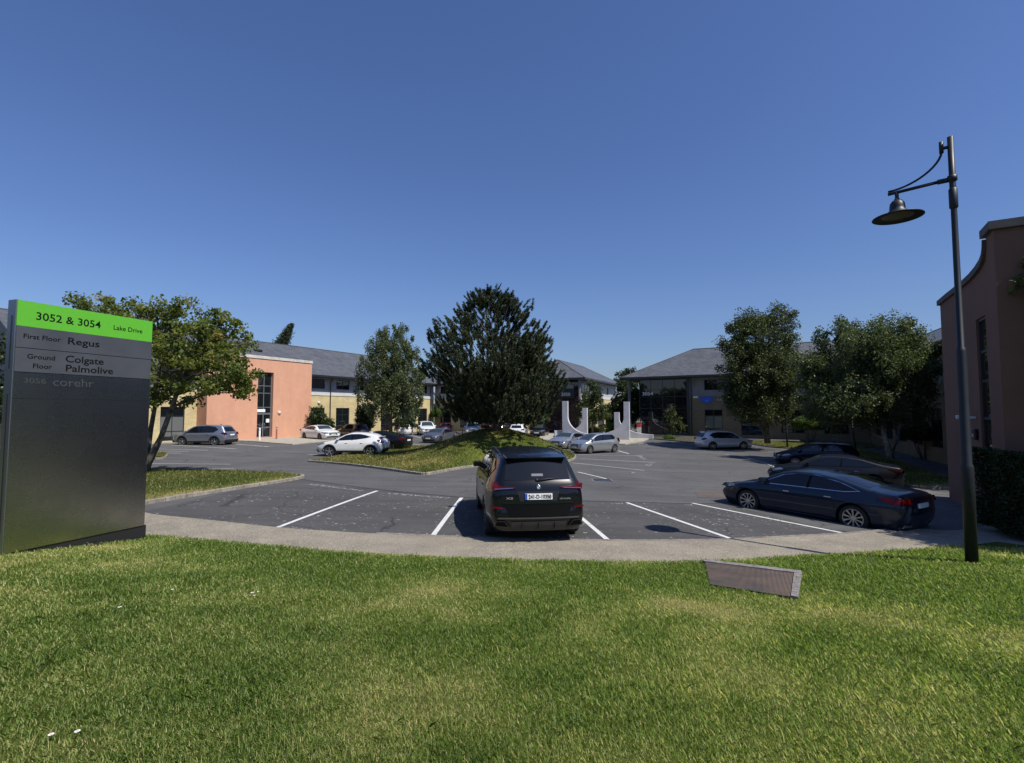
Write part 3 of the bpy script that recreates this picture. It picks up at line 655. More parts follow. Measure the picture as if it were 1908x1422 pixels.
p = MB(); p.bx(a - .55, a - .15, -.35, .0, 0, 3.1).bx(b_ + .15, b_ + .55, -.35, .0, 0, 3.1).bx(a - .55, b_ + .55, -.35, .0, 3.1, 3.4); p.build('door_surround', M_band, LW)
roof(LW, -22.5, 24.5, -1.0, 12.6, 6.45, 3.75, 0, 6.5)
for x in (3.7, 7.75, 14.3, 21.4, -7.2): downpipe(LW, x, -.02, 0, 6.25)
# salmon block
SB = empty('entrance_block', (-20.9, 53.1, 0), aL, label='salmon rendered two storey entrance block with tall dark glazing', cat='office building')
sx0 = -10.95
gx0, gx1 = -7.05, -5.1
def sinv(px): u_ = (px - CX) / F; return (-20.9 - u_ * 53.1) / (u_ * .8695 - .494)
gx0, gx1 = sinv(480), sinv(509); sx0 = sinv(386)
wall(SB, 'rendered_wall', sx0, 0, 0, 7.55, 0, [(gx0, gx1, .1, 6.3)], M_salmon, rev=.35, back=1.9)
t = MB(); t.bx(sx0, 0, .2, 1.9, 7.3, 7.34); t.build('flat_roof', M_copd, SB)
c = MB(); c.bx(sx0 - .06, .06, -.07, .35, 7.55, 7.82); c.build('coping', M_coping, SB)
window(SB, gx0, gx1, 2.35, 6.3, .2, 2, (5.0, 4.3, 2.95), M_framel, fw=.07)
d = window(SB, gx0, gx1, .1, 2.35, .2, 2, (1.05,), M_framel, name='door', fw=.09)
h = MB()
xm = (gx0 + gx1) / 2
for e in (-.12, .12): h.tube([(xm + e, .22, .8), (xm + e, .18, .85), (xm + e, .18, 1.35), (xm + e, .22, 1.4)], .018)
h.build('handle', M_framel, d)
p = MB(); p.bx(xm + .3, xm + .65, .262, .268, 1.5, 1.85); p.build('notice', M_white, d); p = MB(); p.bx(gx0 + .12, gx0 + 1.0, .262, .268, 2.5, 2.78); p.build('banner', M_white, d)
# small items on the walls: bulkhead lamps
def bulkhead(loc, rz, label):
    e = empty('wall_lamp', loc, rz, label=label, cat='wall lamp', group='round bulkhead lamps on the walls')
    k = MB(); k.lathe([(0, -.16), (.08, -.155), (.14, -.12), (.17, -.05), (.175, 0)], 18, Matrix(((1, 0, 0), (0, 0, 1), (0, 1, 0)))); k.build('diffuser', mat('opal', (.62, .55, .42), .4), e, True)
    k = MB(); k.lathe([(.185, -.04), (.195, -.02), (.195, 0.0), (0, 0.0)], 18, Matrix(((1, 0, 0), (0, 0, 1), (0, 1, 0)))); k.build('backplate', M_coping, e)
s_ = sinv(521); bulkhead((-20.9 + .494 * s_, 53.1 + .8695 * s_, 2.45), aL, 'round opal lamp on the salmon wall right of the glazed door')
bulkhead((-22.2 + .494 * 2.2, 53.84 + .8695 * 2.2, 3.5), aL, 'round opal lamp on the yellow brick beside the salmon block')
# roof vent
rv = empty('roof_vent', (-22.2 - .8695 * 3.5 - .494 * 2.9, 53.84 + .494 * 3.5 - .8695 * 2.9, 8.75), aL, label='small black vent standing on the slate roof above the salmon block', cat='roof vent')
k = MB(); k.bx(-.3, .3, -.3, .3, -.4, .05); k.build('upstand', M_gutter, rv, bevel=.04)
k = MB(); k.bx(-.42, .42, -.4, .4, .05, .28); k.build('hood', M_gutter, rv, bevel=.08)

# --- wing behind the pine (shaded)
aR = math.atan2(-.509, .861)
BW = empty('rear_wing', (-11.1, 73.4, 0), aR, label='shaded yellow brick rear wing behind the big pine', cat='office building')
hw = [(1.0 + 3.5 * k, 2.9 + 3.5 * k, .3, 2.95) for k in range(4)]
wall(BW, 'brick_wall', 0, 15, 0, 4.3, 0, hw, M_brick, back=8)
wall(BW, 'rendered_wall', 0, 15, 4.62, 6.35, .03, [(a, b, 5.05, 6.1) for a, b, _, _ in hw], M_band, back=7.9)
b = MB(); b.bx(0, 15, -.05, .1, 4.3, 4.62); b.build('string_course', MATS['string_course'], BW)
for i, (a, b_, c, d) in enumerate(hw):
    window(BW, a, b_, c, d, 0, 2, (2.15,), blind=(i in (1, 2))); window(BW, a, b_, 5.05, 6.1, .03, 2)
roof(BW, -2, 16, -1.0, 9, 6.45, 2.7, 0, 0)

# --- pavilion 3050
aP = math.atan2(-.42, .91)
PV = empty('office_pavilion', (.6 - .42 * .9 + .2, 68.2 + .8, 0), aP, label='hip roofed pavilion numbered 3050 with dark glazing behind the white sculpture', cat='office building')
wall(PV, 'brick_wall', 0, 3.2, 0, 6.5, 0, [(.6, 2.6, .3, 2.95)], M_brick_shade, back=19)
window(PV, .6, 2.6, .3, 2.95, 0, 2, (2.1,))
window(PV, 3.2, 9.2, .1, 6.35, -.1, 5, (5.2, 3.9, 2.6, 1.3), gm=mat('atrium_glass', (.03, .018, .018), .02, spec=.9))
b = MB(); b.bx(6.2, 8.4, -.16, -.06, 4.25, 5.9); b.build('fascia_panel', M_gutter, PV)
b = MB(); b.bx(6.35, 8.3, -.2, -.16, 5.5, 5.9); b.build('pale_panel', mat('grey_panel', (.25, .26, .26), .5), PV)
M_num = mat('number_metal', (.62, .63, .64), .5)
text('3050', 'lettering', M_num, PV, 1.25, .42, (6.6, -.19, 4.55), (R(90), 0, 0), .02, .012)
b = MB(); b.lathe([(.16, 0), (.16, 6.6)], 14, c=(9.3, -.8, 0)); b.build('column', mat('column_grey', (.16, .16, .18), .5), PV, True)
roof(PV, -1.2, 10.2, -1.6, 21, 6.75, 2.9, 5.6, 5.6) if False else None
# ridge runs into the picture here, so the roof is turned a quarter
PR = MB(); x0, x1, y0, y1, ze, zr = -1.0, 10.1, -1.2, 21.5, 6.8, 9.75; xm = (x0 + x1) / 2; hd = (x1 - x0) / 2
PR.add([(x0, y0, ze), (x1, y0, ze), (x1, y1, ze), (x0, y1, ze), (xm, y0 + hd, zr), (xm, y1 - hd, zr)], [(0, 1, 4), (1, 2, 5, 4), (2, 3, 5), (3, 0, 4, 5)])
ro = PR.build('roof', M_slate, PV)
f = MB(); f.bx(x0 - .1, x1 + .1, y0 - .1, y0, ze - .22, ze + .02).bx(x0 - .1, x0, y0, y1, ze - .22, ze + .02).bx(x1, x1 + .1, y0, y1, ze - .22, ze + .02).bx(x0 - .1, x1 + .1, y1, y1 + .1, ze - .22, ze + .02); f.build('gutter', M_gutter, PV)
f = MB(); f.add([(x0, y0, ze - .2), (x1, y0, ze - .2), (x1, y1, ze - .2), (x0, y1, ze - .2)], [(3, 2, 1, 0)]); f.build('soffit', M_soffit, PV)
f = MB(); f.tube([(x1, y0, ze), (xm, y0 + hd, zr), (xm, y1 - hd, zr), (x1, y1, ze)], .06, 6).tube([(x0, y0, ze), (xm, y0 + hd, zr)], .06, 6); f.build('ridge_tiles', M_ridge, ro)
# its right hand, sunlit flank, built in a turned child frame
FL = empty('flank', (9.2, 0, 0), R(90)); FL.parent = PV
def flank(*a, **k): return wall(FL, *a, **k)
fh = [(.8, 4.5, .1, 6.0), (8.2, 10, .3, 2.9), (12.5, 14.4, .3, 2.9)]
flank('brick_flank', 0, 19, 0, 4.3, 0, [(.8, 4.5, .1, 4.3)] + fh[1:], M_brick)
flank('rendered_flank', 0, 19, 4.62, 6.6, .02, [(.8, 4.5, 4.62, 6.1), (8.2, 10, 5.05, 6.1), (12.5, 14.4, 5.05, 6.1)], M_band)
b = MB(); b.bx(4.5, 19, -.05, .1, 4.3, 4.62); b.build('string_course', MATS['string_course'], FL)
window(FL, .8, 4.5, .1, 6.1, 0, 3, (4.5, 2.6))
for a, b_ in ((8.2, 10), (12.5, 14.4)): window(FL, a, b_, .3, 2.9, 0, 2, (2.1,)); window(FL, a, b_, 5.05, 6.1, .02, 2)
b = MB(); b.bx(4.9, 5.0, -1.3, -.9, 0, 2.6).bx(6.6, 6.7, -1.3, -.9, 0, 2.6).bx(4.9, 6.7, -1.3, 0, 2.6, 2.75); b.build('porch', M_white, FL)

# --- 3054 wing
RW = empty('numbered_wing', (14.7, 58.8, 0), aR, label='shaded two storey wing numbered 3054 with glazed corner and slate hipped roof', cat='office building')
hs = [(7.1, 8.9), (10.7, 12.7), (14.4, 16.4), (18.1, 20.1)]
wall(RW, 'brick_wall', 5.45, 22.5, 0, 4.2, 0, [(a, b, .4 if i != 1 else .1, 2.75) for i, (a, b) in enumerate(hs)], M_brick_shade, back=12)
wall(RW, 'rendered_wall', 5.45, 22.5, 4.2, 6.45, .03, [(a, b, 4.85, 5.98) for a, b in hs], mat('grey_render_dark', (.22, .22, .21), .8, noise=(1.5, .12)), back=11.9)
for i, (a, b_) in enumerate(hs):
    window(RW, a, b_, .4 if i != 1 else .1, 2.75, 0, 2, (2.1, .75), blind=1.0 if i == 0 else False); window(RW, a, b_, 4.85, 5.98, .03, 2)
AW = window(RW, 0, 5.3, .1, 6.15, -.1, 4, (5.0, 4.2, 2.9, 1.9, .9), fw=.05)
AW2 = empty('atrium_side', (0, 0, 0), R(-90)); AW2.parent = RW
window(AW2, -8, 0, .1, 6.15, -.0, 5, (4.2, 2.1), fw=.06)
b = MB(); b.bx(0, 5.45, -.02, .2, 6.15, 6.45).bx(5.3, 5.5, -.12, .02, 0, 6.45); b.build('head_beam', M_soffit, RW)
b = MB(); b.lathe([(.17, 0), (.17, 6.4)], 14, c=(-1.0, -.6, 0)); b.build('column', mat('column_dark', (.10, .10, .105), .5), RW, True)
text('3054', 'lettering', M_num, RW, 1.22, .38, (.35, -.13, 4.38), (R(90), 0, 0), .02, .012)
roof(RW, -1.9, 26, -1.0, 12.6, 6.45, 3.6, 6.8, 0)
downpipe(RW, 5.75, -.02, 0, 6.25)
lg = MB(); ring = [(0, -.42), (-.25, -.22), (-.55, -.1), (-.66, .1), (-.6, .3), (-.35, .42), (0, .36), (.35, .42), (.6, .3), (.66, .1), (.55, -.1), (.25, -.22)]
lg.prof_y([(p[0], p[1]) for p in ring], -.08, 0); lo = lg.build('logo_sign', mat('logo_blue', (.02, .10, .62), .4), RW); lo.location = (7.35, -.003, 3.75)
k = MB(); k.prof_y([(-.2, -.05), (0, -.2), (.2, -.05), (0, .1)], -.095, -.08); k.build('logo_mark', mat('logo_teal', (.03, .3, .5), .4), lo)
text('CAR', 'lettering', M_num, RW, .75, .16, (8.35, -.02, 3.72), (R(90), 0, 0), .01, .01)
k = MB(); k.bx(5.95, 6.45, -.06, -.0, 4.0, 4.2); k.build('plate', M_white, RW)

# --- right wing running toward the camera
aT = math.atan2(-.915, -.40)
TW = empty('side_wing', (33.4, 47.6, 0), aT, label='dark shaded brick wing behind the right hand birch and pink block', cat='office building')
hs = [(1.5 + 3.6 * k, 3.5 + 3.6 * k) for k in range(7)]
wall(TW, 'brick_wall', 0, 31, 0, 4.2, 0, [(a, b, .3, 2.8) for a, b in hs], M_brick_shade, back=12)
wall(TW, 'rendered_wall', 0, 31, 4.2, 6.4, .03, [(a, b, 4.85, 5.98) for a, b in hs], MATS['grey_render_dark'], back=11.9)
for a, b_ in hs: window(TW, a, b_, .3, 2.8, 0, 2, (2.1,)); window(TW, a, b_, 4.85, 5.98, .03, 2)
roof(TW, -5, 31.5, -1.0, 12.6, 6.5, 3.6, 0, 0)
for x in (8.5, 19.2): downpipe(TW, x, -.02, 0, 6.3)

# --- pink block on the right with the swept parapet
PB = empty('swept_block', (15.1, 17.8, 0), math.atan2(-.857, -.514), label='tall shaded pink rendered block with swept parapet and slit window at the right edge', cat='office building')
prof = [(0, 0), (6.5, 0), (6.5, 7.02), (5.86, 7.02), (5.86, 6.75), (5.8, 6.6), (5.7, 6.47), (5.5, 6.38), (5.0, 6.30), (4.4, 6.26), (3.5, 6.25), (2.5, 6.27), (1.4, 6.30), (0, 6.32)]
# wall in two leaves left and right of the slit, all one mesh
sw = MB(); sa, sb_, sz0, sz1 = 4.5, 5.45, 1.2, 5.1
def zt(s): pr = sorted(prof[2:][::-1], key=lambda p: p[0]); return np.interp(s, [p[0] for p in pr], [p[1] for p in pr])
left = [(0, -.9), (sa, -.9), (sa, float(zt(sa)))] + [p for p in prof[9:] if p[0] < sa]
right = [(sb_, -.9), (6.5, -.9), (6.5, 7.02), (5.86, 7.02), (5.86, 6.75), (5.8, 6.6), (5.7, 6.47), (5.5, 6.38), (sb_, 6.37)]
mid_t = [(sa, sz1), (sb_, sz1), (sb_, 6.37), (5.0, 6.30), (sa, float(zt(sa)))]
for pl in (left, right, mid_t, [(sa, -.9), (sb_, -.9), (sb_, sz0), (sa, sz0)]): sw.prof_y(pl, 0, .5)
sw.prof_y([(0, -.9), (6.5, -.9), (6.5, 7.02), (5.9, 7.02), (5.4, 6.2), (0, 6.2)], .502, 7.5)
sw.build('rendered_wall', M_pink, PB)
cp = MB(); tp = [p for p in prof[3:]][::-1]
top = [(-.06, 6.32)] + tp[1:-1] + [(5.80, 7.02)]
for (a, b) in zip([(-.08, 6.32), (1.4, 6.30), (2.5, 6.27), (3.5, 6.25), (4.4, 6.26), (5.0, 6.30), (5.5, 6.38), (5.7, 6.47), (5.8, 6.6)], [(1.4, 6.30), (2.5, 6.27), (3.5, 6.25), (4.4, 6.26), (5.0, 6.30), (5.5, 6.38), (5.7, 6.47), (5.8, 6.6), (5.86, 6.8)]):
    cp.prof_y([a, b, (b[0] - .01, b[1] + .17), (a[0] - .01, a[1] + .17)], -.08, .58)
cp.bx(5.76, 6.6, -.1, 7.6, 7.02, 7.22); cp.build('coping', M_copd, PB)
window(PB, sa, sb_, sz0, sz1, -.02, 1, (4.2, 3.4, 2.4), fw=.07)
cc = empty('camera_bracket', (0, 0, 0), label='small white security camera on the pink wall left of the slit window', cat='security camera')
cc.location = (15.1 - .514 * 3.95 - .857 * .0, 17.8 - .857 * 3.95, 2.42); cc.rotation_euler = (0, 0, math.atan2(-.857, -.514))
k = MB(); k.box((0, -.09, 0), (.06, .18, .06)); k.build('bracket', M_white, cc)
k = MB(); k.box((-.03, -.27, .02), (.12, .3, .11), rx=.15); k.build('housing', M_white, cc, bevel=.02)
bb = empty('door_entry_box', (15.1 - .514 * 4.1, 17.8 - .857 * 4.1, 1.95), cc.rotation_euler[2], label='black and grey bell box on the pink wall below the camera', cat='bell box')
k = MB(); k.box((0, -.05, 0), (.22, .1, .3)); k.build('body', M_gutter, bb, bevel=.03); k = MB(); k.box((.02, -.11, -.03), (.09, .03, .1)); k.build('cover', M_coping, bb, bevel=.01)
# ---------------------------------------------------------------- trees and shrubs
def branch(mb, a, b, r0, r1, sag=0.0, n=6, sides=7, jit=.05):
    a = Vector(a); b = Vector(b); ln = (b - a).length; pts = []; rs = []
    j = Vector((random.uniform(-1, 1), random.uniform(-1, 1), 0)) * ln * jit
    for k in range(n + 1):
        t = k / n; p = a.lerp(b, t); p.z += sag * ln * math.sin(math.pi * t); p += j * math.sin(math.pi * t)
        pts.append(p); rs.append(r0 + (r1 - r0) * t ** .8)
    mb.tube(pts, rs, sides); return pts
def crown_clumps(lobes, n, fill=.42):
    vol = np.array([l[3] * l[4] * l[5] for l in lobes]) ** .8; idx = RNG.choice(len(lobes), n, p=vol / vol.sum())
    Lb = np.array(lobes)[idx]; d = unit(RNG.normal(size=(n, 3))); r = RNG.random(n)[:, None] ** fill
    return Lb[:, :3] + d * r * Lb[:, 3:6], d
def tree(name, label, cat, loc, lobes, leafm, barkm, stems, nclump=160, per=150, cr=.38, size=.13, group=None, droop=0.0, limb=40, flat=1.0, aspect=.6, top_r=.25):
    """lobes: world (x, y, z, rx, ry, rz); stems: world polylines [(x, y, z, r), ...]"""
    o = Vector(loc); root = empty(name, loc, label=label, cat=cat, group=group)
    lobes = [(l[0] - o.x, l[1] - o.y, l[2] - o.z, *l[3:]) for l in lobes]
    C, d = crown_clumps(lobes, nclump); tb = MB(); pts_all = []
    for s in stems:
        p = [Vector(q[:3]) - o for q in s]; tb.tube(p, [q[3] for q in s], 9); pts_all += [(Vector(q[:3]) - o, q[3]) for q in s]
        for a, b in zip(s, s[1:]): pts_all += [((Vector(a[:3]).lerp(Vector(b[:3]), t)) - o, a[3] + (b[3] - a[3]) * t) for t in (.33, .66)]
    for i in RNG.choice(nclump, min(limb, nclump), replace=False):
        c = Vector(C[i]); best = None
        for p, r in pts_all:
            if p.z > c.z - .15 * (c - p).length: continue
            if p.z < .8: continue
            k = (p - c).length - p.z * .25
            if best is None or k < best[0]: best = (k, p, r)
        if best: branch(tb, best[1], c, max(.02, best[2] * .5), .012, .10, 5, 5, .1)
    tb.build('trunk', barkm, root, True)
    tw = RNG.normal(0, .17, nclump)
    n = nclump * per; ci = np.repeat(np.arange(nclump), per); crs = cr * RNG.uniform(.6, 1.35, nclump)
    off = RNG.normal(size=(n, 3)); off = unit(off) * (RNG.random(n) ** .5)[:, None] * crs[ci][:, None]; off[:, 2] *= flat
    if droop: off[:, 2] -= droop * RNG.random(n) ** 1.5 * crs[ci]; off[:, :2] *= .8
    q = leaf_quads(C[ci] + off, size, aspect, updir=np.array([0, 0, -droop]) if droop else None)
    t = np.clip(.45 + tw[ci] + RNG.normal(0, .16, n), 0, 1)
    link('crown', raw_mesh('crown', q, 4, t), leafm, root); return root
def lb(px, py, Y, rx, ry, rz): p = AT(px, py, Y); return (p.x, p.y, p.z, rx, ry, rz)
def st(*pts): return [(*AT(px, py, Y), r) for (px, py, Y, r) in pts]

tree('maple_tree', 'multi stemmed maple with airy crown growing behind the steel sign', 'tree', G(268, 887),
     [lb(300, 628, 20.8, 1.8, 1.8, 1.35), lb(395, 628, 20.2, 1.35, 1.5, 1.1), lb(360, 690, 20.3, 1.9, 1.8, 1.25), lb(230, 590, 21.2, 1.5, 1.4, .75), lb(165, 585, 21.6, .9, 1.0, .7), lb(430, 650, 19.8, .8, .9, .9),
      lb(415, 725, 19.8, 1.0, 1.2, .75), lb(300, 735, 20.6, 1.1, 1.3, .75), lb(185, 690, 21.4, 1.7, 1.6, 1.6), lb(452, 700, 19.6, .5, .7, .8), lb(330, 575, 20.6, .8, .9, .5), lb(425, 590, 20.2, .6, .6, .5)],
     M_maple, M_bark2, [st((268, 892, 20.6, .2), (272, 850, 20.6, .14), (281, 800, 20.6, .09), (292, 740, 20.6, .07), (300, 660, 20.7, .06)),
                       st((264, 892, 20.5, .2), (276, 862, 20.4, .15), (300, 815, 20.3, .10), (320, 760, 20.2, .085), (345, 690, 20.2, .08), (375, 640, 20.2, .05)),
                       st((258, 892, 20.7, .22), (255, 840, 20.8, .17), (262, 770, 21, .12), (240, 690, 21.3, .08), (220, 610, 21.4, .05))],
     nclump=330, per=95, cr=.37, size=.125, limb=120, flat=.75, aspect=.75)
tree('silver_birch', 'tall drooping birch before the sunlit brick wing left of the pine', 'tree', G(729, 806),
     [lb(733, 645, 52, 2.7, 2.5, 2.3), lb(731, 690, 52, 3.6, 3.2, 2.6), lb(729, 735, 52, 3.6, 3.2, 2.4), lb(745, 610, 52, .8, .8, 1.1), lb(765, 750, 51.5, 1.3, 1.3, 1.5), lb(705, 735, 51.5, 1.5, 1.3, 1.8)],
     M_birch, M_bark, [st((728, 808, 52, .22), (727, 770, 52, .17), (733, 700, 52, .1), (738, 630, 52, .05)), st((728, 800, 52, .14), (722, 760, 52, .1), (715, 700, 52, .06))],
     nclump=420, per=110, cr=.5, size=.18, droop=1.3, limb=60)
tree('broadleaf_tree', 'dense upright broadleaf tree with two top lobes beside the small lamp post', 'tree', G(1430, 824),
     [lb(1385, 605, 43, 1.3, 1.5, 1.2), lb(1440, 598, 43, 1.9, 2, 1.2), lb(1415, 640, 43, 3.2, 2.6, 2.0), lb(1420, 700, 42.5, 3.7, 2.9, 2.4), lb(1422, 752, 42.5, 3.3, 2.7, 1.6), lb(1475, 700, 42.5, 1.3, 1.6, 2.2), lb(1370, 660, 42.5, 1.2, 1.5, 1.6), lb(1375, 735, 42.5, 1.1, 1.5, 1.4)],
     M_oak, M_bark, [st((1430, 826, 43, .26), (1428, 800, 43, .2), (1430, 750, 43, .17), (1425, 670, 43, .1), (1420, 600, 43, .05)), st((1430, 820, 43, .15), (1418, 795, 43, .12), (1408, 760, 43, .1), (1390, 690, 43, .06))],
     nclump=620, per=125, cr=.58, size=.16, limb=50)
tree('silver_birch', 'wide spreading birch with pale forked trunk at the right before the dark wing', 'tree', G(1664, 853),
     [lb(1650, 640, 29.5, 2.3, 2.3, 1.3), lb(1670, 680, 29.5, 2.5, 2.4, 1.5), lb(1620, 660, 29.5, 1.7, 2, 1.6), lb(1625, 730, 29.5, 2.4, 2.2, 1.3), lb(1660, 605, 29.5, 1.1, 1.2, .7), lb(1700, 640, 29.3, 1.2, 1.3, 1.0), lb(1690, 735, 29.3, 1.5, 1.4, 1.4), lb(1560, 750, 30, 2.0, 2.0, 1.3), lb(1640, 765, 29.5, 2.4, 2.0, .9), lb(1715, 680, 29.3, .9, 1.1, 1.5)],
     M_birch, M_barkp, [st((1660, 855, 29.4, .20), (1650, 820, 29.4, .13), (1640, 765, 29.4, .1), (1645, 700, 29.5, .07), (1650, 640, 29.5, .04)), st((1660, 852, 29.4, .15), (1672, 820, 29.4, .09), (1680, 780, 29.4, .07), (1680, 700, 29.4, .05))],
     nclump=560, per=140, cr=.52, size=.125, droop=.8, limb=60, group=None)
tree('slender_tree', 'slender stemmed tree with rounded crown between umbrella shrub and forked birch', 'tree', G(1594, 840),
     [lb(1562, 640, 33, 1.5, 1.6, 1.4), lb(1560, 690, 33, 2.1, 2, 1.6), lb(1545, 735, 33, 1.8, 1.8, 1.2), lb(1520, 690, 33, 1.4, 1.4, 1.5), lb(1575, 615, 33, .8, .9, .8), lb(1530, 760, 33, 1.2, 1.4, .8)],
     M_birch, M_bark, [st((1594, 842, 33, .09), (1588, 800, 33, .07), (1583, 740, 33, .05), (1565, 660, 33, .03))],
     nclump=340, per=120, cr=.45, size=.14, droop=.7, limb=30)
tree('screen_tree', 'dark leafy tree at the left picture edge behind the steel sign', 'tree', (-31, 29, 0),
     [(-31, 29, 5.2, 2.6, 2.6, 2.4), (-32.5, 30, 3.2, 2.4, 2.4, 2.2), (-29.6, 28.4, 2.6, 1.3, 1.5, 1.7)], M_dark, M_bark, [[(-31, 29, 0, .2), (-31, 29, 5, .08)]], nclump=170, per=90, cr=.5, size=.2, limb=20)
tree('screen_tree', 'dark tree added behind the pink block to shade the black saloon', 'tree', (20.6, 20.4, -.4),
     [(20.6, 20.4, 4.6, 2.7, 2.7, 2.0), (19.4, 20.4, 3.2, 1.6, 1.6, 1.5)], M_dark, M_bark, [[(20.6, 20.4, -.4, .15), (20.6, 20.4, 4.5, .07)]], nclump=170, per=100, cr=.5, size=.16, limb=20)  # added tree, mostly hidden by the block; its crown shades the black saloon
tree('young_tree', 'bushy green young tree right of the white pillars of the left sculpture', 'tree', G(1104, 807),
     [lb(1105, 735, 56, 1.1, 1.1, 1.4), lb(1103, 760, 56, 1.7, 1.6, 1.3), lb(1094, 775, 56, 1.2, 1.2, .9), lb(1122, 770, 56, .9, 1, .8)], M_oak, M_bark,
     [st((1104, 808, 56, .1), (1104, 770, 56, .08), (1105, 735, 56, .04))], nclump=110, per=100, cr=.45, size=.2, limb=20)
tree('screen_tree', 'dark dense tree in the gap between the two numbered buildings', 'tree', G(1168, 804),
     [lb(1170, 730, 67, 1.8, 1.8, 2.1), lb(1160, 765, 67, 2.3, 2, 1.9), lb(1182, 760, 66, 1.3, 1.5, 2.4), lb(1140, 775, 66, 1.3, 1.3, 1.2)], M_dark, M_bark,
     [st((1168, 806, 67, .15), (1168, 740, 67, .06))], nclump=170, per=100, cr=.55, size=.26, limb=20)
tree('courtyard_sapling', 'small sapling with pale tips before the 3054 glazing', 'sapling', G(1254, 812),
     [lb(1252, 785, 54.5, .8, .8, 1.0), lb(1262, 795, 54.5, .9, .9, .6), lb(1250, 765, 54.5, .4, .4, .6)], M_oak, M_bark,
     [st((1253, 812, 54.5, .05), (1253, 765, 54.5, .02))], nclump=70, per=45, cr=.32, size=.17, limb=25)
for px, py, Y, rx, rz, m, nm, lab in (
        (592, 780, 52.3, 1.0, 1.2, M_dark, 'leafy_shrub', 'tall green shrub at the right corner of the salmon block'),
        (611, 795, 52.6, .7, .7, M_dark, 'leafy_shrub', 'low spreading shrub behind the white coupe'),
        (681, 780, 57.5, 1.1, 1.7, M_dark, 'leafy_shrub', 'tall dark shrub against the brick wing left of the birch trunk'),
        (752, 790, 62, 1.6, .8, M_dark, 'leafy_shrub', 'low dark shrub before the framed white doorway'),
        (862, 762, 64, 2.6, 1.0, M_dark, 'leafy_shrub', 'broad dark shrub left of the pine trunk'),
        (896, 770, 60, 1.2, .9, M_oak, 'leafy_shrub', 'mid green shrub just left of the pine trunk'),
        (958, 768, 60, 1.0, .8, M_topi, 'leafy_shrub', 'bright green shrub just right of the pine trunk'),
        (988, 775, 60, 2.2, 1.5, M_oak, 'leafy_shrub', 'olive green shrub mass above the parked white estate'),
        (1140, 797, 62, 1.6, .6, M_topi, 'low_shrub', 'low green shrub by the sunlit flank of building 3050'),
        (1248, 819, 51.5, .5, .25, M_topi, 'low_shrub', 'small pale yellow shrub by the kerb before the sapling'),
        (1108, 802, 58, 1.2, .3, M_oak, 'low_shrub', 'clipped low shrub behind the left sculpture')):
    p = AT(px, py, Y); tree(nm, lab, 'shrub', (p.x, p.y, float(zg(p.x, p.y))), [(p.x, p.y, p.z, rx, rx, rz)], m, M_bark, [[(p.x, p.y, -.5, .05), (p.x, p.y, max(.1, p.z - rz * .3), .03)]], nclump=int(30 + 30 * rx * rz), per=70, cr=.34, size=.17, limb=12)
def topiary(loc, r, h, z, stems, label, m=M_topi):
    root = empty('clipped_shrub', loc, label=label, cat='shrub'); tb = MB()
    for (dx, dy) in stems: branch(tb, (dx * .2, dy * .2, 0), (dx, dy, z - h * .2), .05, .025, .05)
    tb.build('trunk', M_bark, root, True)
    n = int(9000 * r); d = unit(RNG.normal(size=(n, 3))); rr = (1 - .12 * RNG.random(n) ** 2)[:, None]
    c = d * rr * np.array([r, r, h]) * (1 + .06 * np.sin(d[:, :1] * 9) * np.cos(d[:, 1:2] * 8)); low = c[:, 2] < -h * .45; c[low, 2] = -h * .45 + RNG.normal(0, .05, low.sum()); c[:, 2] += z
    link('crown', raw_mesh('crown', leaf_quads(c, .11, .7), 4, np.clip(RNG.normal(.5, .18, n), 0, 1)), m, root)
topiary(G(815, 803), 1.0, .85, 2.45, [(0, 0)], 'round clipped lollipop shrub left of the pine before the brick wing')
topiary(G(1511, 826), 1.45, .85, 1.75, [(-.6, 0), (-.2, .2), (.3, -.1), (.7, .1)], 'umbrella shaped clipped shrub on thin stems right of the small lamp post')
topiary(G(1722, 856), 1.35, .8, 1.75, [(-.8, 0), (-.3, .2), (.2, -.2), (.5, .1), (.9, 0)], 'dark umbrella shaped shrub on slanting stems beside the pink block', M_dark)
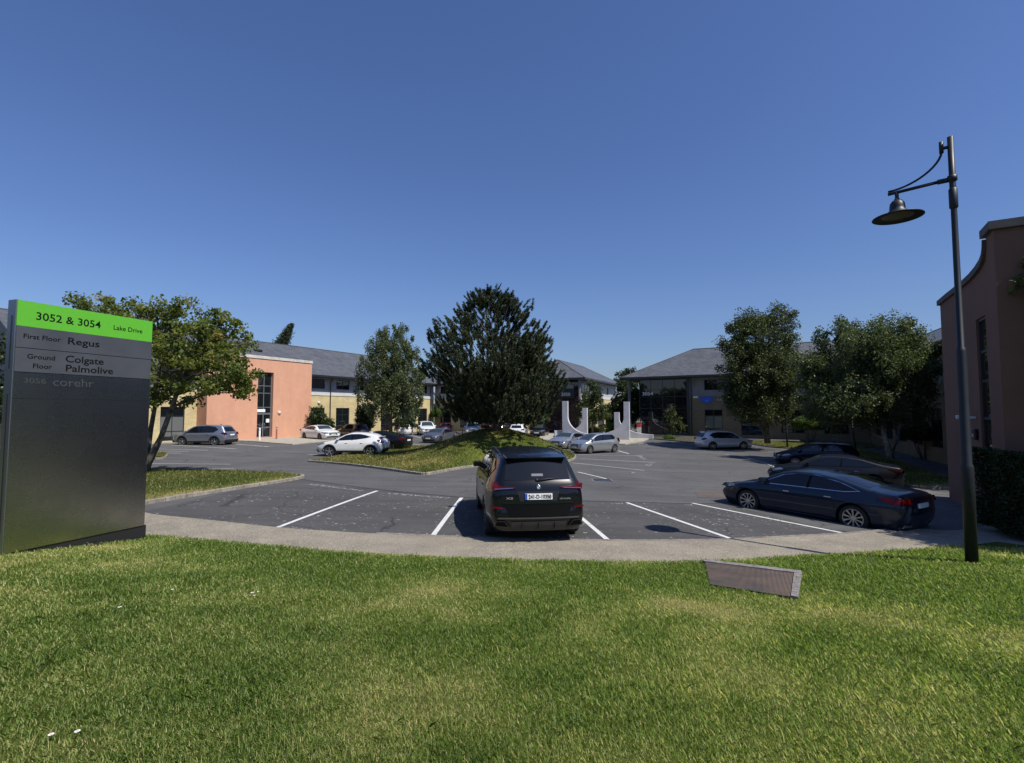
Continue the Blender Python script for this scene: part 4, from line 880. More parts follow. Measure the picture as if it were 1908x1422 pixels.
# pine
def pine(loc, prof, label, Yc, zbase, nt=3700):
    root = empty('pine_tree', loc, label=label, cat='tree'); o = Vector(loc); tb = MB(); ztop = prof[-1][0]
    tb.tube([(0, 0, -.2), (.05, 0, 1.2), (.1, .05, 3.2), (-.1, .1, 5.5), (0, .1, ztop - o.z - .5)], [.32, .25, .19, .11, .03], 10)
    hs = np.array([p[0] for p in prof]) - o.z; rs = np.array([p[1] for p in prof]) * .95; ox = np.array([p[2] for p in prof])
    z = []; 
    while len(z) < nt:
        zz_ = RNG.uniform(hs[0], hs[-1]); 
        if RNG.random() < (np.interp(zz_, hs, rs) / rs.max()) ** 1.1 + .05: z.append(zz_)
    z = np.array(z); a = RNG.uniform(0, 2 * math.pi, nt); R0 = np.interp(z, hs, rs) * (.66 + .74 * vnoise(np.cos(a) * 2.6 + 5, np.sin(a) * 2.6 + z * 1.1, 1.0, 2) + .06 * np.sin(a * 9 - z * 2.9))
    rr = R0 * (RNG.random(nt) ** .42)
    C = np.stack([rr * np.cos(a) + np.interp(z, hs, ox), rr * np.sin(a), z], 1)
    gap = vnoise(C[:, 0] + C[:, 1] * .7, C[:, 2] * 1.2 + C[:, 1] * .5, .9, 6) > .33; C, a, z = C[gap], a[gap], z[gap]; nt = len(z)
    d = unit(np.stack([np.cos(a) * .55, np.sin(a) * .55, np.full(nt, .9)], 1) + RNG.normal(0, .22, (nt, 3)))
    for i in RNG.choice(nt, 110, replace=False):
        zs = max(.7, z[i] * .72 - .3); branch(tb, (0, 0, zs), C[i], .065, .014, -.06, 6, 5, .05)
    tb.build('trunk', M_bark, root, True)
    ln = RNG.uniform(.35, .8, nt); per = 110; n = nt * per; ci = np.repeat(np.arange(nt), per)
    t = RNG.random(n)[:, None] * ln[ci][:, None]; base_ = C[ci] + d[ci] * (t - .3 * ln[ci][:, None])
    side = unit(np.cross(d[ci], RNG.normal(size=(n, 3)))); nd = unit(d[ci] * .75 + side)
    L_ = (RNG.uniform(.12, .22, n) * (1.1 - .5 * (t[:, 0] / ln[ci])))[:, None]; w_ = unit(np.cross(nd, RNG.normal(size=(n, 3)))) * .021
    q = np.stack([base_ - w_, base_ + w_, base_ + nd * L_], 1)
    tint = np.clip(.38 + RNG.normal(0, .14, nt)[ci] + RNG.normal(0, .12, n) + .25 * (t[:, 0] / ln[ci] > .8), 0, 1)
    link('crown', raw_mesh('crown', q, 3, tint), M_pine, root)
pz = AT(925, 797, 30.0)
pine((pz.x, 30.0, 1.25), [(1.9, 2.2, .2), (2.4, 3.1, .2), (3.3, 3.3, .33), (4.3, 3.75, .2), (5.0, 3.85, -.1), (5.5, 3.5, .0), (6.3, 3.2, .25), (7.3, 2.85, -.15), (7.85, 2.4, -.1), (8.6, 1.95, -.2), (9.2, 1.3, -.3), (9.6, .6, -.35)], 'big dark pine standing on the grass mound', 34, 1.4)
# conifer tip behind the roof, trees beyond
p = AT(512, 640, 84); cn = empty('conifer', (p.x, 84, 0), label='leaning conifer tip showing above the slate roof', cat='tree')
k = MB(); k.tube([(0, 0, 0), (0, 0, 10), (2.6, 0, 17)], [.25, .15, .02], 7); k.build('trunk', M_bark, cn, True)
n = 9000; t = RNG.random(n) ** .8; c = np.stack([.2 + 2.5 * t, 0 * t, 12 + 5.0 * t], 1) + RNG.normal(size=(n, 3)) * (.55 * (1 - t)[:, None] + .15) * np.array([1, 1, .5])
link('crown', raw_mesh('crown', leaf_quads(c, .36, .3, updir=np.array([.5, 0, .6])), 4, np.clip(RNG.normal(.35, .2, n), 0, 1)), M_pine, cn)
tree('distant_tree', 'distant tree top showing between the two slate hipped roofs', 'tree', (AT(1160, 720, 112).x, 112, 0), [lb(1158, 712, 112, 2.3, 2, 2.2), lb(1175, 705, 112, 2.2, 2, 2.2)], M_dark, M_bark, [[(AT(1160, 720, 112).x, 112, 0, .3), (AT(1160, 720, 112).x, 112, 8, .1)]], nclump=60, per=80, cr=.8, size=.4, limb=5)
# hedge by the pink block and the tree that shades it (mostly outside the picture)
hd = empty('hedge', (13.15, 11.2, -.22), R(-12), label='dark clipped leafy hedge before the pink block at the right edge', cat='hedge')
n = 42000; c = RNG.uniform(-1, 1, (n, 3)); ax = RNG.integers(0, 3, n); sg = np.sign(c[np.arange(n), ax]); c[np.arange(n), ax] = sg * (1 - .12 * RNG.random(n))
c = c * np.array([2.25, .75, .9]) + np.array([0, 0, .98]); c += .07 * np.sin(c[:, [1, 2, 0]] * 5)
link('foliage', raw_mesh('foliage', leaf_quads(c, .075, .65), 4, np.clip(RNG.normal(.45, .2, n), 0, 1)), M_dark, hd)
k = MB()
for i in range(12): k.tube([(-2 + i * .36, random.uniform(-.3, .3), 0), (-2 + i * .36 + random.uniform(-.1, .1), random.uniform(-.3, .3), 1.4)], [.03, .015], 6)
k.build('stems', M_bark, hd, True)
tree('shade_tree', 'leafy tree at the right edge whose branch tip hangs over the pink block', 'tree', (15.0, 8.2, 0),
     [(14.2, 8.3, 5.2, 2.2, 2.2, 1.8), (15.8, 10, 7.2, 2.1, 1.7, 1.5), (16.6, 9.2, 5.2, 2.2, 1.9, 1.6), (15.6, 10.2, 3.6, 1.3, 1.2, 1.3), (14.3, 10.9, 7.6, 1.3, 1.0, 1.2), (15.9, 9.8, 8.3, 1.9, 1.3, 1.4), (17.6, 8.8, 8.2, 2, 1.5, 1.5), (15.2, 7.6, 6.4, 2.2, 2.0, 1.5), (13.0, 9.6, 4.9, 1.5, 1.5, 1.2), (14.6, 9.8, 6.3, 1.8, 1.6, 1.2), (12.6, 8.2, 4.4, 1.1, 1.1, .8), (12.6, 11.2, 5.7, .9, 1.0, .5)], M_oak, M_bark,
     [[(15, 8.2, .3, .2), (14.9, 8.3, 2.5, .15), (14.4, 8.4, 5, .09)], [(14.9, 8.3, 2.2, .11), (13.6, 9.3, 4, .07), (12.9, 10.6, 5.3, .04)]], nclump=720, per=110, cr=.45, size=.15, limb=60)
# woodland behind the viewer: seen only as reflections
n = 34000; a = RNG.uniform(R(135), R(392), n); rr = RNG.uniform(44, 54, n)
c = np.stack([rr * np.cos(a) * 1.1, rr * np.sin(a) - 4, RNG.random(n) ** .7 * (8 + 1.6 * np.sin(a * 9) + 1.2 * np.sin(a * 23))], 1); c = c[(c[:, 1] < 2) | ((c[:, 0] < 0) & (c[:, 1] < -.72 * c[:, 0]))]
link('woodland', raw_mesh('woodland', leaf_quads(c, 1.5, .8), 4, np.clip(RNG.normal(.4, .2, len(c)), 0, 1)), M_dark, kind='stuff', label='belt of woodland on the far side of the lawn', cat='woodland')

# ---------------------------------------------------------------- totem sign
M_steel = mat('brushed_steel', (.5, .5, .48), .3, metal=1.0); tc = N(M_steel, 'ShaderNodeTexCoord'); mp = N(M_steel, 'ShaderNodeMapping'); mp.inputs['Scale'].default_value = (.6, 1, 60)
L(M_steel, tc.outputs['Object'], mp.inputs[0]); tn = N(M_steel, 'ShaderNodeTexNoise', Scale=3.0, Detail=4.0); L(M_steel, mp.outputs[0], tn.inputs[0])
t2 = N(M_steel, 'ShaderNodeTexNoise', Scale=2.0, Detail=7.0, Roughness=.7); L(M_steel, tc.outputs['Object'], t2.inputs[0])
c = mixc(M_steel, 1.0, ramp(M_steel, t2.outputs[0], [(.3, (.31, .315, .29)), (.7, (.39, .395, .365))]), ramp(M_steel, tn.outputs[0], [(.3, (.9,) * 3), (.7, (1.05,) * 3)]), 'MULTIPLY'); L(M_steel, c, base(M_steel).inputs['Base Color'])
L(M_steel, ramp(M_steel, t2.outputs[0], [(.3, (.30,) * 3), (.7, (.25,) * 3)]), base(M_steel).inputs['Roughness'])
M_green = mat('sign_green', (.105, .42, .026), .45, noise=(30, .05)); M_ink = mat('sign_ink', (.006, .006, .007), .7, spec=.1)
M_ghost = mat('letter_ghost', (.058, .060, .063), .6, metal=.3)
SG = empty('totem_sign', (-7.86, 8.02, .39), R(70.15), label='tall brushed steel totem sign with green top band reading 3052 & 3054', cat='sign')
SW, SH, ST = 2.14, 3.98, .22
rows = [.41, .76, 1.15, 1.57]
zs_ = [SH] + [SH - r_ for r_ in rows] + [0]
k = MB(); k.bx(.012, SW - .012, .012, ST - .012, .0, SH - .01); k.build('core', M_gutter, SG)
k = MB()
for i in range(1, len(zs_) - 1):
    g1 = .006 if i > 1 else .0; k.bx(.0, SW, .0, .010, zs_[i + 1] + (.006 if i < 3 else .0015), zs_[i] - .002)
k.build('face_panels', M_steel, SG)
M_etch = mat('etched_panel', (.12, .125, .135), .42, metal=.55, noise=(1.3, .18, 9))
for i in (1, 2):
    k = MB(); k.bx(.004, SW - .004, -.0025, .0, zs_[i + 1] + .008, zs_[i] - .004); k.build('name_panel', M_etch, SG)
k = MB(); k.bx(.0, SW, -.003, .012, SH - rows[0], SH); k.build('green_panel', M_green, SG)
k = MB(); k.bx(-.012, .012, .011, ST, 0, SH + .005).bx(SW - .012, SW + .012, .011, ST, 0, SH + .005).bx(0, SW, ST - .012, ST, 0, SH).bx(.012, SW - .012, .012, ST - .012, SH - .009, SH + .004)
k.build('side_trim', mat('anodised_metal', (.30, .31, .33), .35, metal=.9), SG, bevel=.003)
k = MB(); k.bx(-.02, -.0125, .09, .105, SH - 1.1, SH - .25).bx(-.02, -.0125, .09, .105, .3, SH - 1.5); k.build('slot', M_gutter, SG)
k = MB(); k.bx(.02, SW + .05, .02, ST - .02, -.5, -.004); k.build('plinth', M_gutter, SG)
k = MB(); k.box((1.05, -.14, -.17), (.6, .05, .06), rz=.3, rx=.2).box((1.2, -.10, -.22), (.3, .02, .1), rz=.25); k.build('loose_flap', M_gutter, SG)
def stx(s, x0, x1, zc, h, m=M_ink, bold=.02):
    bold = min(bold, .012); return text(s, 'lettering', m, SG, x1 - x0, h, (x0, -.0035, SH - zc - h / 2), (R(90), 0, 0), .0015, bold)
stx('3052 & 3054', .24, 1.20, .215, .125, bold=.018); stx('Lake Drive', 1.42, 1.94, .222, .085, bold=.008)
stx('First Floor', .09, .60, .565, .075, bold=.018); stx('Regus', .70, 1.19, .565, .115, bold=.035)
stx('Ground', .155, .535, .885, .075, bold=.018); stx('Floor', .235, .495, 1.035, .075, bold=.018)
stx('Colgate', .685, 1.28, .875, .115, bold=.035); stx('Palmolive', .69, 1.44, 1.035, .115, bold=.035)
for s_, a, b, z, h in (('3056', .12, .42, 1.28, .085), ('corehr', .52, 1.13, 1.28, .14)): stx(s_, a, b, z, h, M_ghost, .0)

# ---------------------------------------------------------------- street lamps
def street_lamp(loc, rz, label):
    o = empty('street_lamp', loc, rz, label=label, cat='street lamp', group='black street lamps with hooded heads')
    k = MB(); k.lathe([(.0, -.1), (.088, -.1), (.088, 1.55), (.082, 1.60), (.070, 1.63), (.070, 3.5), (.064, 3.56), (.050, 3.58), (.043, 6.0)], 20); k.build('pole', M_lamp_black, o, True)
    k = MB(); k.lathe([(.047, 5.98), (.062, 6.0), (.062, 6.32), (.046, 6.34)], 18).lathe([(.046, 6.3), (.045, 7.25), (.0, 7.25)], 16).lathe([(.045, 6.46), (.068, 6.47), (.068, 6.56), (.045, 6.57)], 16); k.build('pole_top', M_lamp_black, o, True)
    k = MB(); k.tube([(.04, 0, 6.5), (.2, 0, 6.5)], .042, 10).tube([(.2, 0, 6.5), (.90, 0, 6.47)], .028, 10); k.build('arm', M_lamp_black, o, True)
    k = MB(); k.tube([(.04, 0, 7.08), (.12, 0, 7.08)], .03, 8).tube([(.125, 0, 7.2), (.125, 0, 7.0)], .032, 8)
    pts = []
    for t in np.linspace(0, 1, 14): pts.append((.125 + .98 * t ** 1.7 if t < 1 else 1.1, 0, 7.02 - .5 * math.sin(t * math.pi / 2) ** .95))
    pts = [(.125 + .77 * (1 - math.cos(t * math.pi / 2)) ** .85, 0, 7.02 - .50 * math.sin(t * math.pi / 2)) for t in np.linspace(0, 1, 14)]
    k.tube(pts, .019, 8); k.build('curved_strut', M_lamp_black, o, True)
    k = MB(); k.lathe([(0, 6.45), (.04, 6.45), (.04, 6.42), (.075, 6.41), (.11, 6.36), (.12, 6.29), (.12, 6.24), (.14, 6.22), (.15, 6.19), (.25, 6.15), (.385, 6.11), (.39, 6.10), (.375, 6.095), (.24, 6.13), (.235, 6.125)], 32, c=(.77, 0, -.09)).tube([(.77, 0, 6.3), (.77, 0, 6.47)], .03, 8); h = k.build('hood', M_lamp_black, o, True)
    k = MB(); k.lathe([(.24, 6.125), (.18, 6.105), (0, 6.09)], 24, c=(.77, 0, -.09)); k.build('diffuser', M_lampglass, h, True)
    return o
def copy_tree(o, parent=None):
    c = o.copy(); COL.objects.link(c); c.parent = parent
    for ch in list(o.children): copy_tree(ch, c)
    return c
b0 = GL(1811, 1048); la = street_lamp((b0.x, b0.y, b0.z), math.atan2(.63, -.777), 'tall black lamp post with wide hooded head standing on the near lawn')
l2 = copy_tree(la); p = G(1467, 836); l2.location = p; l2.scale = (.87, .87, .87); l2.rotation_euler = (0, 0, R(165)); l2['label'] = 'distant dark lamp post before the dense upright tree on the grass strip'
l3 = copy_tree(la); p = G(819, 806); l3.location = p; l3.scale = (.8, .8, .8); l3.rotation_euler = (0, 0, R(80)); l3['label'] = 'thin distant lamp post beside the round clipped shrub'

# ---------------------------------------------------------------- sculptures
def arm(parent, x, y, ang, dirn, w_, H, zc, ln, ze, th=.34):
    pr = [(0, 0), (0, H), (w_, H), (w_, zc)]
    for t in np.linspace(0, math.pi / 2, 14)[1:]: pr.append((w_ + ln * (1 - math.cos(t)), ze + (zc - ze) * (1 - math.sin(t))))
    pr += [(w_ + ln + .12, ze), (w_ + ln + .12, 0)]
    mb = MB(); mb.prof_y([(a * dirn, b) for a, b in pr], -th / 2, th / 2)
    o = mb.build('curved_arm', M_conc, parent, bevel=.012); o.location = (x, y, 0); o.rotation_euler = (0, 0, ang); return o
q1 = G(1060, 821, .1); q2 = G(1167, 819.5, .1)
S1 = empty('curved_sculpture', q1, label='left pale concrete sculpture of two curved pillars forming a U', cat='sculpture', group='pale curved concrete sculptures')
arm(S1, -.65, -.5, R(-24), 1, .55, 3.9, 2.4, 2.1, .75); arm(S1, 2.1, 1.6, R(-24), -1, .5, 3.25, 2.2, 1.7, .9)
k = MB(); k.bx(-1.45, -.7, -.3, .3, 0, 1.0); k.build('plinth', M_conc, S1, bevel=.02)
S2 = empty('curved_sculpture', q2, label='right pale concrete sculpture with tall pillar and low sweep to the right', cat='sculpture', group='pale curved concrete sculptures')
arm(S2, .35, 0, R(-24), -1, .55, 3.75, 2.2, 2.5, .6); arm(S2, -.55, 3.0, R(-24), 1, .52, 2.7, 2.0, 3.3, .45)

# ---------------------------------------------------------------- small street things
def bollard(p, h, m, label):
    o = empty('bollard', p, label=label, cat='bollard', group='slim bollards by the salmon entrance'); k = MB(); k.lathe([(.075, 0), (.075, h), (.06, h + .03), (0, h + .035)], 14); k.build('post', m, o, True)
    k = MB(); k.lathe([(.078, h - .18), (.078, h - .1)], 14); k.build('band', M_band if m is not M_gutter else M_gutter, o, True)
bollard(G(483.5, 820.5, .06), 1.05, M_white, 'white bollard in front of the glazed salmon block door'); bollard(G(515, 818, .06), 1.1, mat('bollard_red', (.30, .10, .07), .5), 'thin red brown bollard right of the salmon block door')
p = G(1191, 812); rx_ = empty('red_notice_box', p, R(-20), label='small red box on a pale stand left of the 3054 glazing', cat='notice box')
k = MB(); k.bx(-.28, .28, -.15, .15, 1.0, 1.45); k.build('box', M_red, rx_, bevel=.12); k = MB(); k.bx(-.22, .22, -.1, .1, 0, 1.0); k.build('stand', M_coping, rx_); k = MB(); k.bx(-.3, .3, -.18, .18, 1.5, 1.56); k.build('lid', M_coping, rx_)
p = G(1793, 925); k2 = empty('marker_post', p, label='thin black marker post on the paving before the pink block', cat='bollard'); k = MB(); k.lathe([(.045, 0), (.045, .98), (0, 1.0)], 12); k.build('post', M_gutter, k2, True)
p = G(1122, 895); mh = empty('manhole_cover', (p.x, p.y, p.z + .006), label='dark manhole cover in the roadway right of the black car', cat='manhole cover'); k = MB(); k.bx(-.35, .35, -.3, .3, 0, .008); k.build('lid', M_gutter, mh); k = MB(); k.bx(-.4, .4, -.35, -.3, 0, .006).bx(-.4, .4, .3, .35, 0, .006).bx(-.4, -.35, -.3, .3, 0, .006).bx(.35, .4, -.3, .3, 0, .006); k.build('frame', MATS['sett_stone'], mh)
# daisies and pale petals in the lawn
M_petal = mat('daisy_petal', (.75, .75, .72), .6); M_eye = mat('daisy_eye', (.6, .42, .03), .7)
def flower(px, py, r, label, yellow=False):
    best = None
    for z in np.linspace(0, 1.3, 60):
        p = G(px, py, z); e = abs(float(lawn_z(p.x, p.y)) + .03 - z)
        if best is None or e < best[0]: best = (e, p)
    p = best[1]; o = empty('daisy', (p.x, p.y, p.z + .01), label=label, cat='daisy', group='small flowers in the lawn'); k = MB()
    for i in range(12):
        a = i / 12 * 2 * math.pi; c_, s_ = math.cos(a), math.sin(a)
        k.add([(c_ * r * .2, s_ * r * .2, 0), (c_ * r * .7 - s_ * r * .17, s_ * r * .7 + c_ * r * .17, .002), (c_ * r, s_ * r, .0), (c_ * r * .7 + s_ * r * .17, s_ * r * .7 - c_ * r * .17, .002)], [(0, 1, 2, 3)])
    k.build('petals', M_petal if not yellow else M_eye, o); k = MB(); k.lathe([(0, r * .15), (r * .2, r * .1), (r * .26, 0)], 10); k.build('eye', M_eye, o)
for px, py, r, s_ in ((95, 1372, .016, 'leftmost of the two daisies in the bottom left corner of the lawn'), (144, 1366, .016, 'right one of the two daisies in the bottom left corner of the lawn'), (223, 1133, .02, 'lone white daisy in the lawn under the steel sign'), (321, 1100, .018, 'lone daisy in the lawn just right of the sign foot'),
                      (470, 1106, .022, 'biggest flower of the tight daisy cluster on the left of the lawn'), (481, 1104, .016, 'right hand flower of the tight daisy cluster'), (474, 1111, .014, 'lowest flower of the tight daisy cluster'), (1677, 1148, .018, 'daisy in the lawn below the lamp post'), (1660, 1167, .014, 'small daisy just below another one under the lamp post'), (1858, 1216, .02, 'daisy in the lawn near the right edge')): flower(px, py, r, s_)
flower(398, 1026, .02, 'yellow dandelion in the lawn by the path', True)
# ---------------------------------------------------------------- cars
M_tyre = mat('tyre_rubber', (.018, .018, .018), .85); M_under = mat('underbody', (.008, .008, .008), .9); M_clad = mat('cladding', (.022, .022, .023), .6)
M_rim = mat('alloy', (.50, .51, .53), .28, metal=.9); M_rimd = mat('dark_alloy', (.06, .06, .065), .3, metal=.8); M_chrome = mat('chrome', (.62, .63, .65), .1, metal=1.0)
M_cglass = mat('car_glass', (.006, .008, .010), .015, spec=.6); M_cglass2 = mat('car_glass_clear', (.03, .04, .042), .015, spec=.8)
M_tail = mat('tail_lens', (.08, .002, .002), .2, coat=.25, spec=.2); M_head = mat('head_lens', (.32, .34, .37), .06, metal=.6, coat=1.0); M_plate = mat('plate_white', (.72, .72, .70), .4); M_pblue = mat('plate_blue', (.02, .08, .45), .4)
M_seam = mat('seam_black', (.003, .003, .003), .6, spec=.08); M_seamw2 = mat('badge_grey', (.24, .24, .25), .4); M_seamw = mat('seam_grey', (.12, .12, .12), .7)
def paint(name, col, metal=.0, rough=.3): return mat('paint_' + name, col, rough, metal=metal, coat=1.0 if sum(col) > .1 else .55, spec=.5 if sum(col) > .1 else .25)
P_black = paint('black', (.004, .0045, .006)); P_white = paint('white', (.70, .70, .69)); P_silver = paint('silver', (.46, .48, .50), .75, .32); P_grey = paint('grey', (.13, .135, .15), .6)
P_navy = paint('navy', (.006, .009, .032), .3); P_slateb = paint('slate_blue', (.013, .022, .042), .45, .28); P_red = paint('red', (.28, .012, .022)); P_maroon = paint('maroon', (.085, .022, .022), .3); P_wine = paint('dark_navy', (.003, .0035, .006), .0, .45); P_pearl = paint('pearl', (.58, .59, .585), .25)

def gauss(xs, ys, s):
    pad = int(4 * s / (xs[1] - xs[0])) + 1; k = np.exp(-.5 * ((np.arange(-pad, pad + 1) * (xs[1] - xs[0])) / s) ** 2); k /= k.sum()
    e = np.concatenate([ys[0] + (ys[0] - ys[1]) * np.arange(pad, 0, -1), ys, ys[-1] + (ys[-1] - ys[-2]) * np.arange(1, pad + 1)]); return np.convolve(e, k, 'valid')
class Car:
    """body lofted from a side profile; local x forward from the rear bumper, y left, z up, origin under the middle"""
    def __init__(s, L_, W, H, top, rear, front, belt, wx, wr, clr=.2, tumble=.36, crown=.05, bulge=.07, paint=None, glass=None, name='parked_car'):
        s.L, s.W, s.H, s.wx, s.wr, s.clr, s.crown, s.bulge, s.paint, s.glass = L_, W, H, wx, wr, clr, crown, bulge, paint, glass or M_cglass
        xs = np.linspace(0, L_, 600); s.xs = xs; s.tp = gauss(xs, np.interp(xs, [p[0] for p in top], [p[1] for p in top]), .05)
        zz_ = np.linspace(0, 2.2, 300); s.zs = zz_; s.rp = gauss(zz_, np.interp(zz_, [p[0] for p in rear], [p[1] for p in rear]), .025); s.fp = gauss(zz_, np.interp(zz_, [p[0] for p in front], [p[1] for p in front]), .03)
        s.belt = belt; s.tumble = tumble
        k = [(0, -.13), (clr, -.07), (clr + .12, -.025), (.5, -.0), (belt * .78, .0), (belt - .10, -.02), (belt, -.055), (2.2, -.055 - tumble * (2.2 - belt))]
        s.sp = gauss(zz_, np.interp(zz_, [p[0] for p in k], [p[1] for p in k]), .03)
    def top(s, x): return np.interp(x, s.xs, s.tp)
    def rx(s, z): return np.interp(z, s.zs, s.rp)
    def fx(s, z): return s.L - np.interp(z, s.zs, s.fp)
    def Y(s, x, z):
        y = s.W / 2 + np.interp(z, s.zs, s.sp); er = np.maximum(x - s.rx(z), 0); ef = np.maximum(s.fx(z) - x, 0)
        y = y - .10 * np.maximum(0, 1 - er / .95) ** 2.0 - .05 * np.maximum(0, 1 - er / .14) ** 2
        y = y - .17 * np.maximum(0, 1 - ef / 1.0) ** 2.2 - .08 * np.maximum(0, 1 - ef / .2) ** 2
        for w_ in s.wx: y = y + .018 * np.exp(-((x - w_) / (s.wr + .12)) ** 4) * (z < s.belt) * np.clip((s.belt - z) / .2, 0, 1)
        return y
    def ring(s, xs_):
        zb = s.clr
        for w_ in s.wx:
            d = abs(xs_ - w_); ra = s.wr + .055
            if d < ra: zb = max(zb, s.wr + math.sqrt(ra * ra - d * d))
        er = xs_; ef = s.L - xs_; ar = max(0, 1 - er / .95) ** 1.5; af = max(0, 1 - ef / .95) ** 1.5
        zt = float(s.top(xs_)) - s.crown; zb = min(zb, zt - .08); r = min(.09, (zt - zb) * .35); K = 15; pts = []
        def P(y, z, yed=None):
            x = xs_ + ar * float(s.rx(z)) - af * (s.L - float(s.fx(z)))
            if yed: q = 1 - (y / yed) ** 2; x += (-ar * q + af * q) * s.bulge
            return (x - s.L / 2, y, z)
        def xr(z): return xs_ + ar * float(s.rx(z)) - af * (s.L - float(s.fx(z)))
        y0 = float(s.Y(xr(zb), zb)); pts.append(P(y0 - .13, zb + .01))
        for k in range(K + 1):
            z = zb + (zt - r - zb) * k / K; pts.append(P(float(s.Y(xr(z), z)), z))
        ye = float(s.Y(xr(zt - r), zt - r)) - r * .9
        for a in (30, 60, 90): pts.append(P(ye + r * .9 * math.cos(R(a)), zt - r + r * math.sin(R(a))))
        side = list(pts); M_ = 5; topc = []
        for k in range(1, M_ + 1):
            y = ye * (1 - k / M_); topc.append(P(y, zt + s.crown * (1 - (y / ye) ** 2), ye))
        return side, topc, ye, zt
    def body(s, parent, cap_cols=12):
        st_ = list(np.linspace(0, s.L, 46)) + [.03, .08, s.L - .03, s.L - .08]
        for w_ in s.wx:
            ra = s.wr + .055; st_ += [w_ + ra * math.cos(a) for a in np.linspace(0.02, math.pi - .02, 17)] + [w_ - ra - .004, w_ + ra + .004]
        st_ = sorted(st_); st_ = [a for i, a in enumerate(st_) if i == 0 or a - st_[i - 1] > .0025]
        V = []; Fc = []; rows_ = []
        for x in st_:
            sd_, tc_, ye, zt = s.ring(x); full = sd_ + tc_ + [(p[0], -p[1], p[2]) for p in (sd_ + tc_[:-1])[::-1]]
            rows_.append(len(V)); V += full; n = len(full)
        for a, b in zip(rows_, rows_[1:]):
            for k in range(n - 1): Fc.append((a + k, a + k + 1, b + k + 1, b + k))
        # end caps
        for x, sgn in ((0, -1), (s.L, 1)):
            sd_, tc_, ye, zt = s.ring(x); g = []
            for p in sd_[1:]:
                row = []
                for c in np.linspace(-1, 1, cap_cols + 1):
                    y = p[1] * c; row.append(len(V)); V.append((p[0] + sgn * s.bulge * (1 - c * c), y, p[2]))
                g.append(row)
            row = []
            full = [sd_[-1]] + tc_; 
            for c in np.linspace(-1, 1, cap_cols + 1):
                y = ye * c; row.append(len(V)); V.append((sd_[-1][0] + sgn * s.bulge * (1 - c * c), y, zt + s.crown * (1 - c * c)))
            g.append(row)
            for a, b in zip(g, g[1:]):
                for k in range(cap_cols): Fc.append((a[k], a[k + 1], b[k + 1], b[k]))
        me = bpy.data.meshes.new('body'); me.from_pydata(V, [], Fc); bm = bmesh.new(); bm.from_mesh(me)
        bmesh.ops.remove_doubles(bm, verts=bm.verts, dist=.0012); bmesh.ops.recalc_face_normals(bm, faces=bm.faces); bm.to_mesh(me); bm.free()
        o = link('body', me, s.paint, parent, smooth=True)
        k = MB(); k.bx(-s.L / 2 + .25, s.L / 2 - .3, -s.W / 2 + .27, s.W / 2 - .27, s.clr + .0, min(.66, s.belt - .25)); k.build('underbody', M_under, parent)
        return o
    # surface maps: (a, b, offset) -> point
    def mside(s, sg): return lambda a, b, o=0: (a - s.L / 2, sg * (float(s.Y(a, b)) + o), b)
    def mrear(s):
        def f(y, z, o=0):
            x = float(s.rx(z)); Ye = float(s.Y(x, z)); return (x - s.bulge * (1 - min(1, abs(y) / Ye) ** 2) - o - s.L / 2, y, z)
        return f
    def mfront(s):
        def f(y, z, o=0):
            x = float(s.fx(z)); Ye = float(s.Y(x, z)); return (x + s.bulge * (1 - min(1, abs(y) / Ye) ** 2) + o - s.L / 2, y, z)
        return f
    def mtop(s):
        def f(x, y, o=0):
            zt = float(s.top(x)) - s.crown; r = min(.09, .3); ye = float(s.Y(x, zt - r)) - r * .9; m = float(s.top(x + .02) - s.top(x - .02)) / .04; q = 1 / math.sqrt(1 + m * m)
            return (x - s.L / 2 - m * q * o, y, zt + s.crown * (1 - (y / ye) ** 2) + q * o)
        return f
    def patch(s, parent, name, polys, fmap, m, off=.004, step=.09, thick=.0, smooth=True):
        bm = bmesh.new()
        for poly in polys:
            vs = [bm.verts.new((p[0], p[1], 0)) for p in poly]; bm.faces.new(vs)
        for ax in (0, 1):
            lo = min(v.co[ax] for v in bm.verts); hi = max(v.co[ax] for v in bm.verts); c = lo + step
            while c < hi:
                co = Vector((0, 0, 0)); co[ax] = c; no = Vector((0, 0, 0)); no[ax] = 1
                bmesh.ops.bisect_plane(bm, geom=bm.verts[:] + bm.edges[:] + bm.faces[:], plane_co=co, plane_no=no); c += step
        bmesh.ops.triangulate(bm, faces=[f for f in bm.faces if len(f.verts) > 4])
        if thick:
            g = bmesh.ops.extrude_face_region(bm, geom=bm.faces[:]); up = [v for v in g['geom'] if isinstance(v, bmesh.types.BMVert)]
            ids = set(up)
            for v in bm.verts: v.co = Vector(fmap(v.co.x, v.co.y, off + thick if v in ids else off * .2))
        else:
            for v in bm.verts: v.co = Vector(fmap(v.co.x, v.co.y, off))
        bmesh.ops.recalc_face_normals(bm, faces=bm.faces)
        me = bpy.data.meshes.new(name); bm.to_mesh(me); bm.free(); return link(name, me, m, parent, smooth=smooth and not thick)
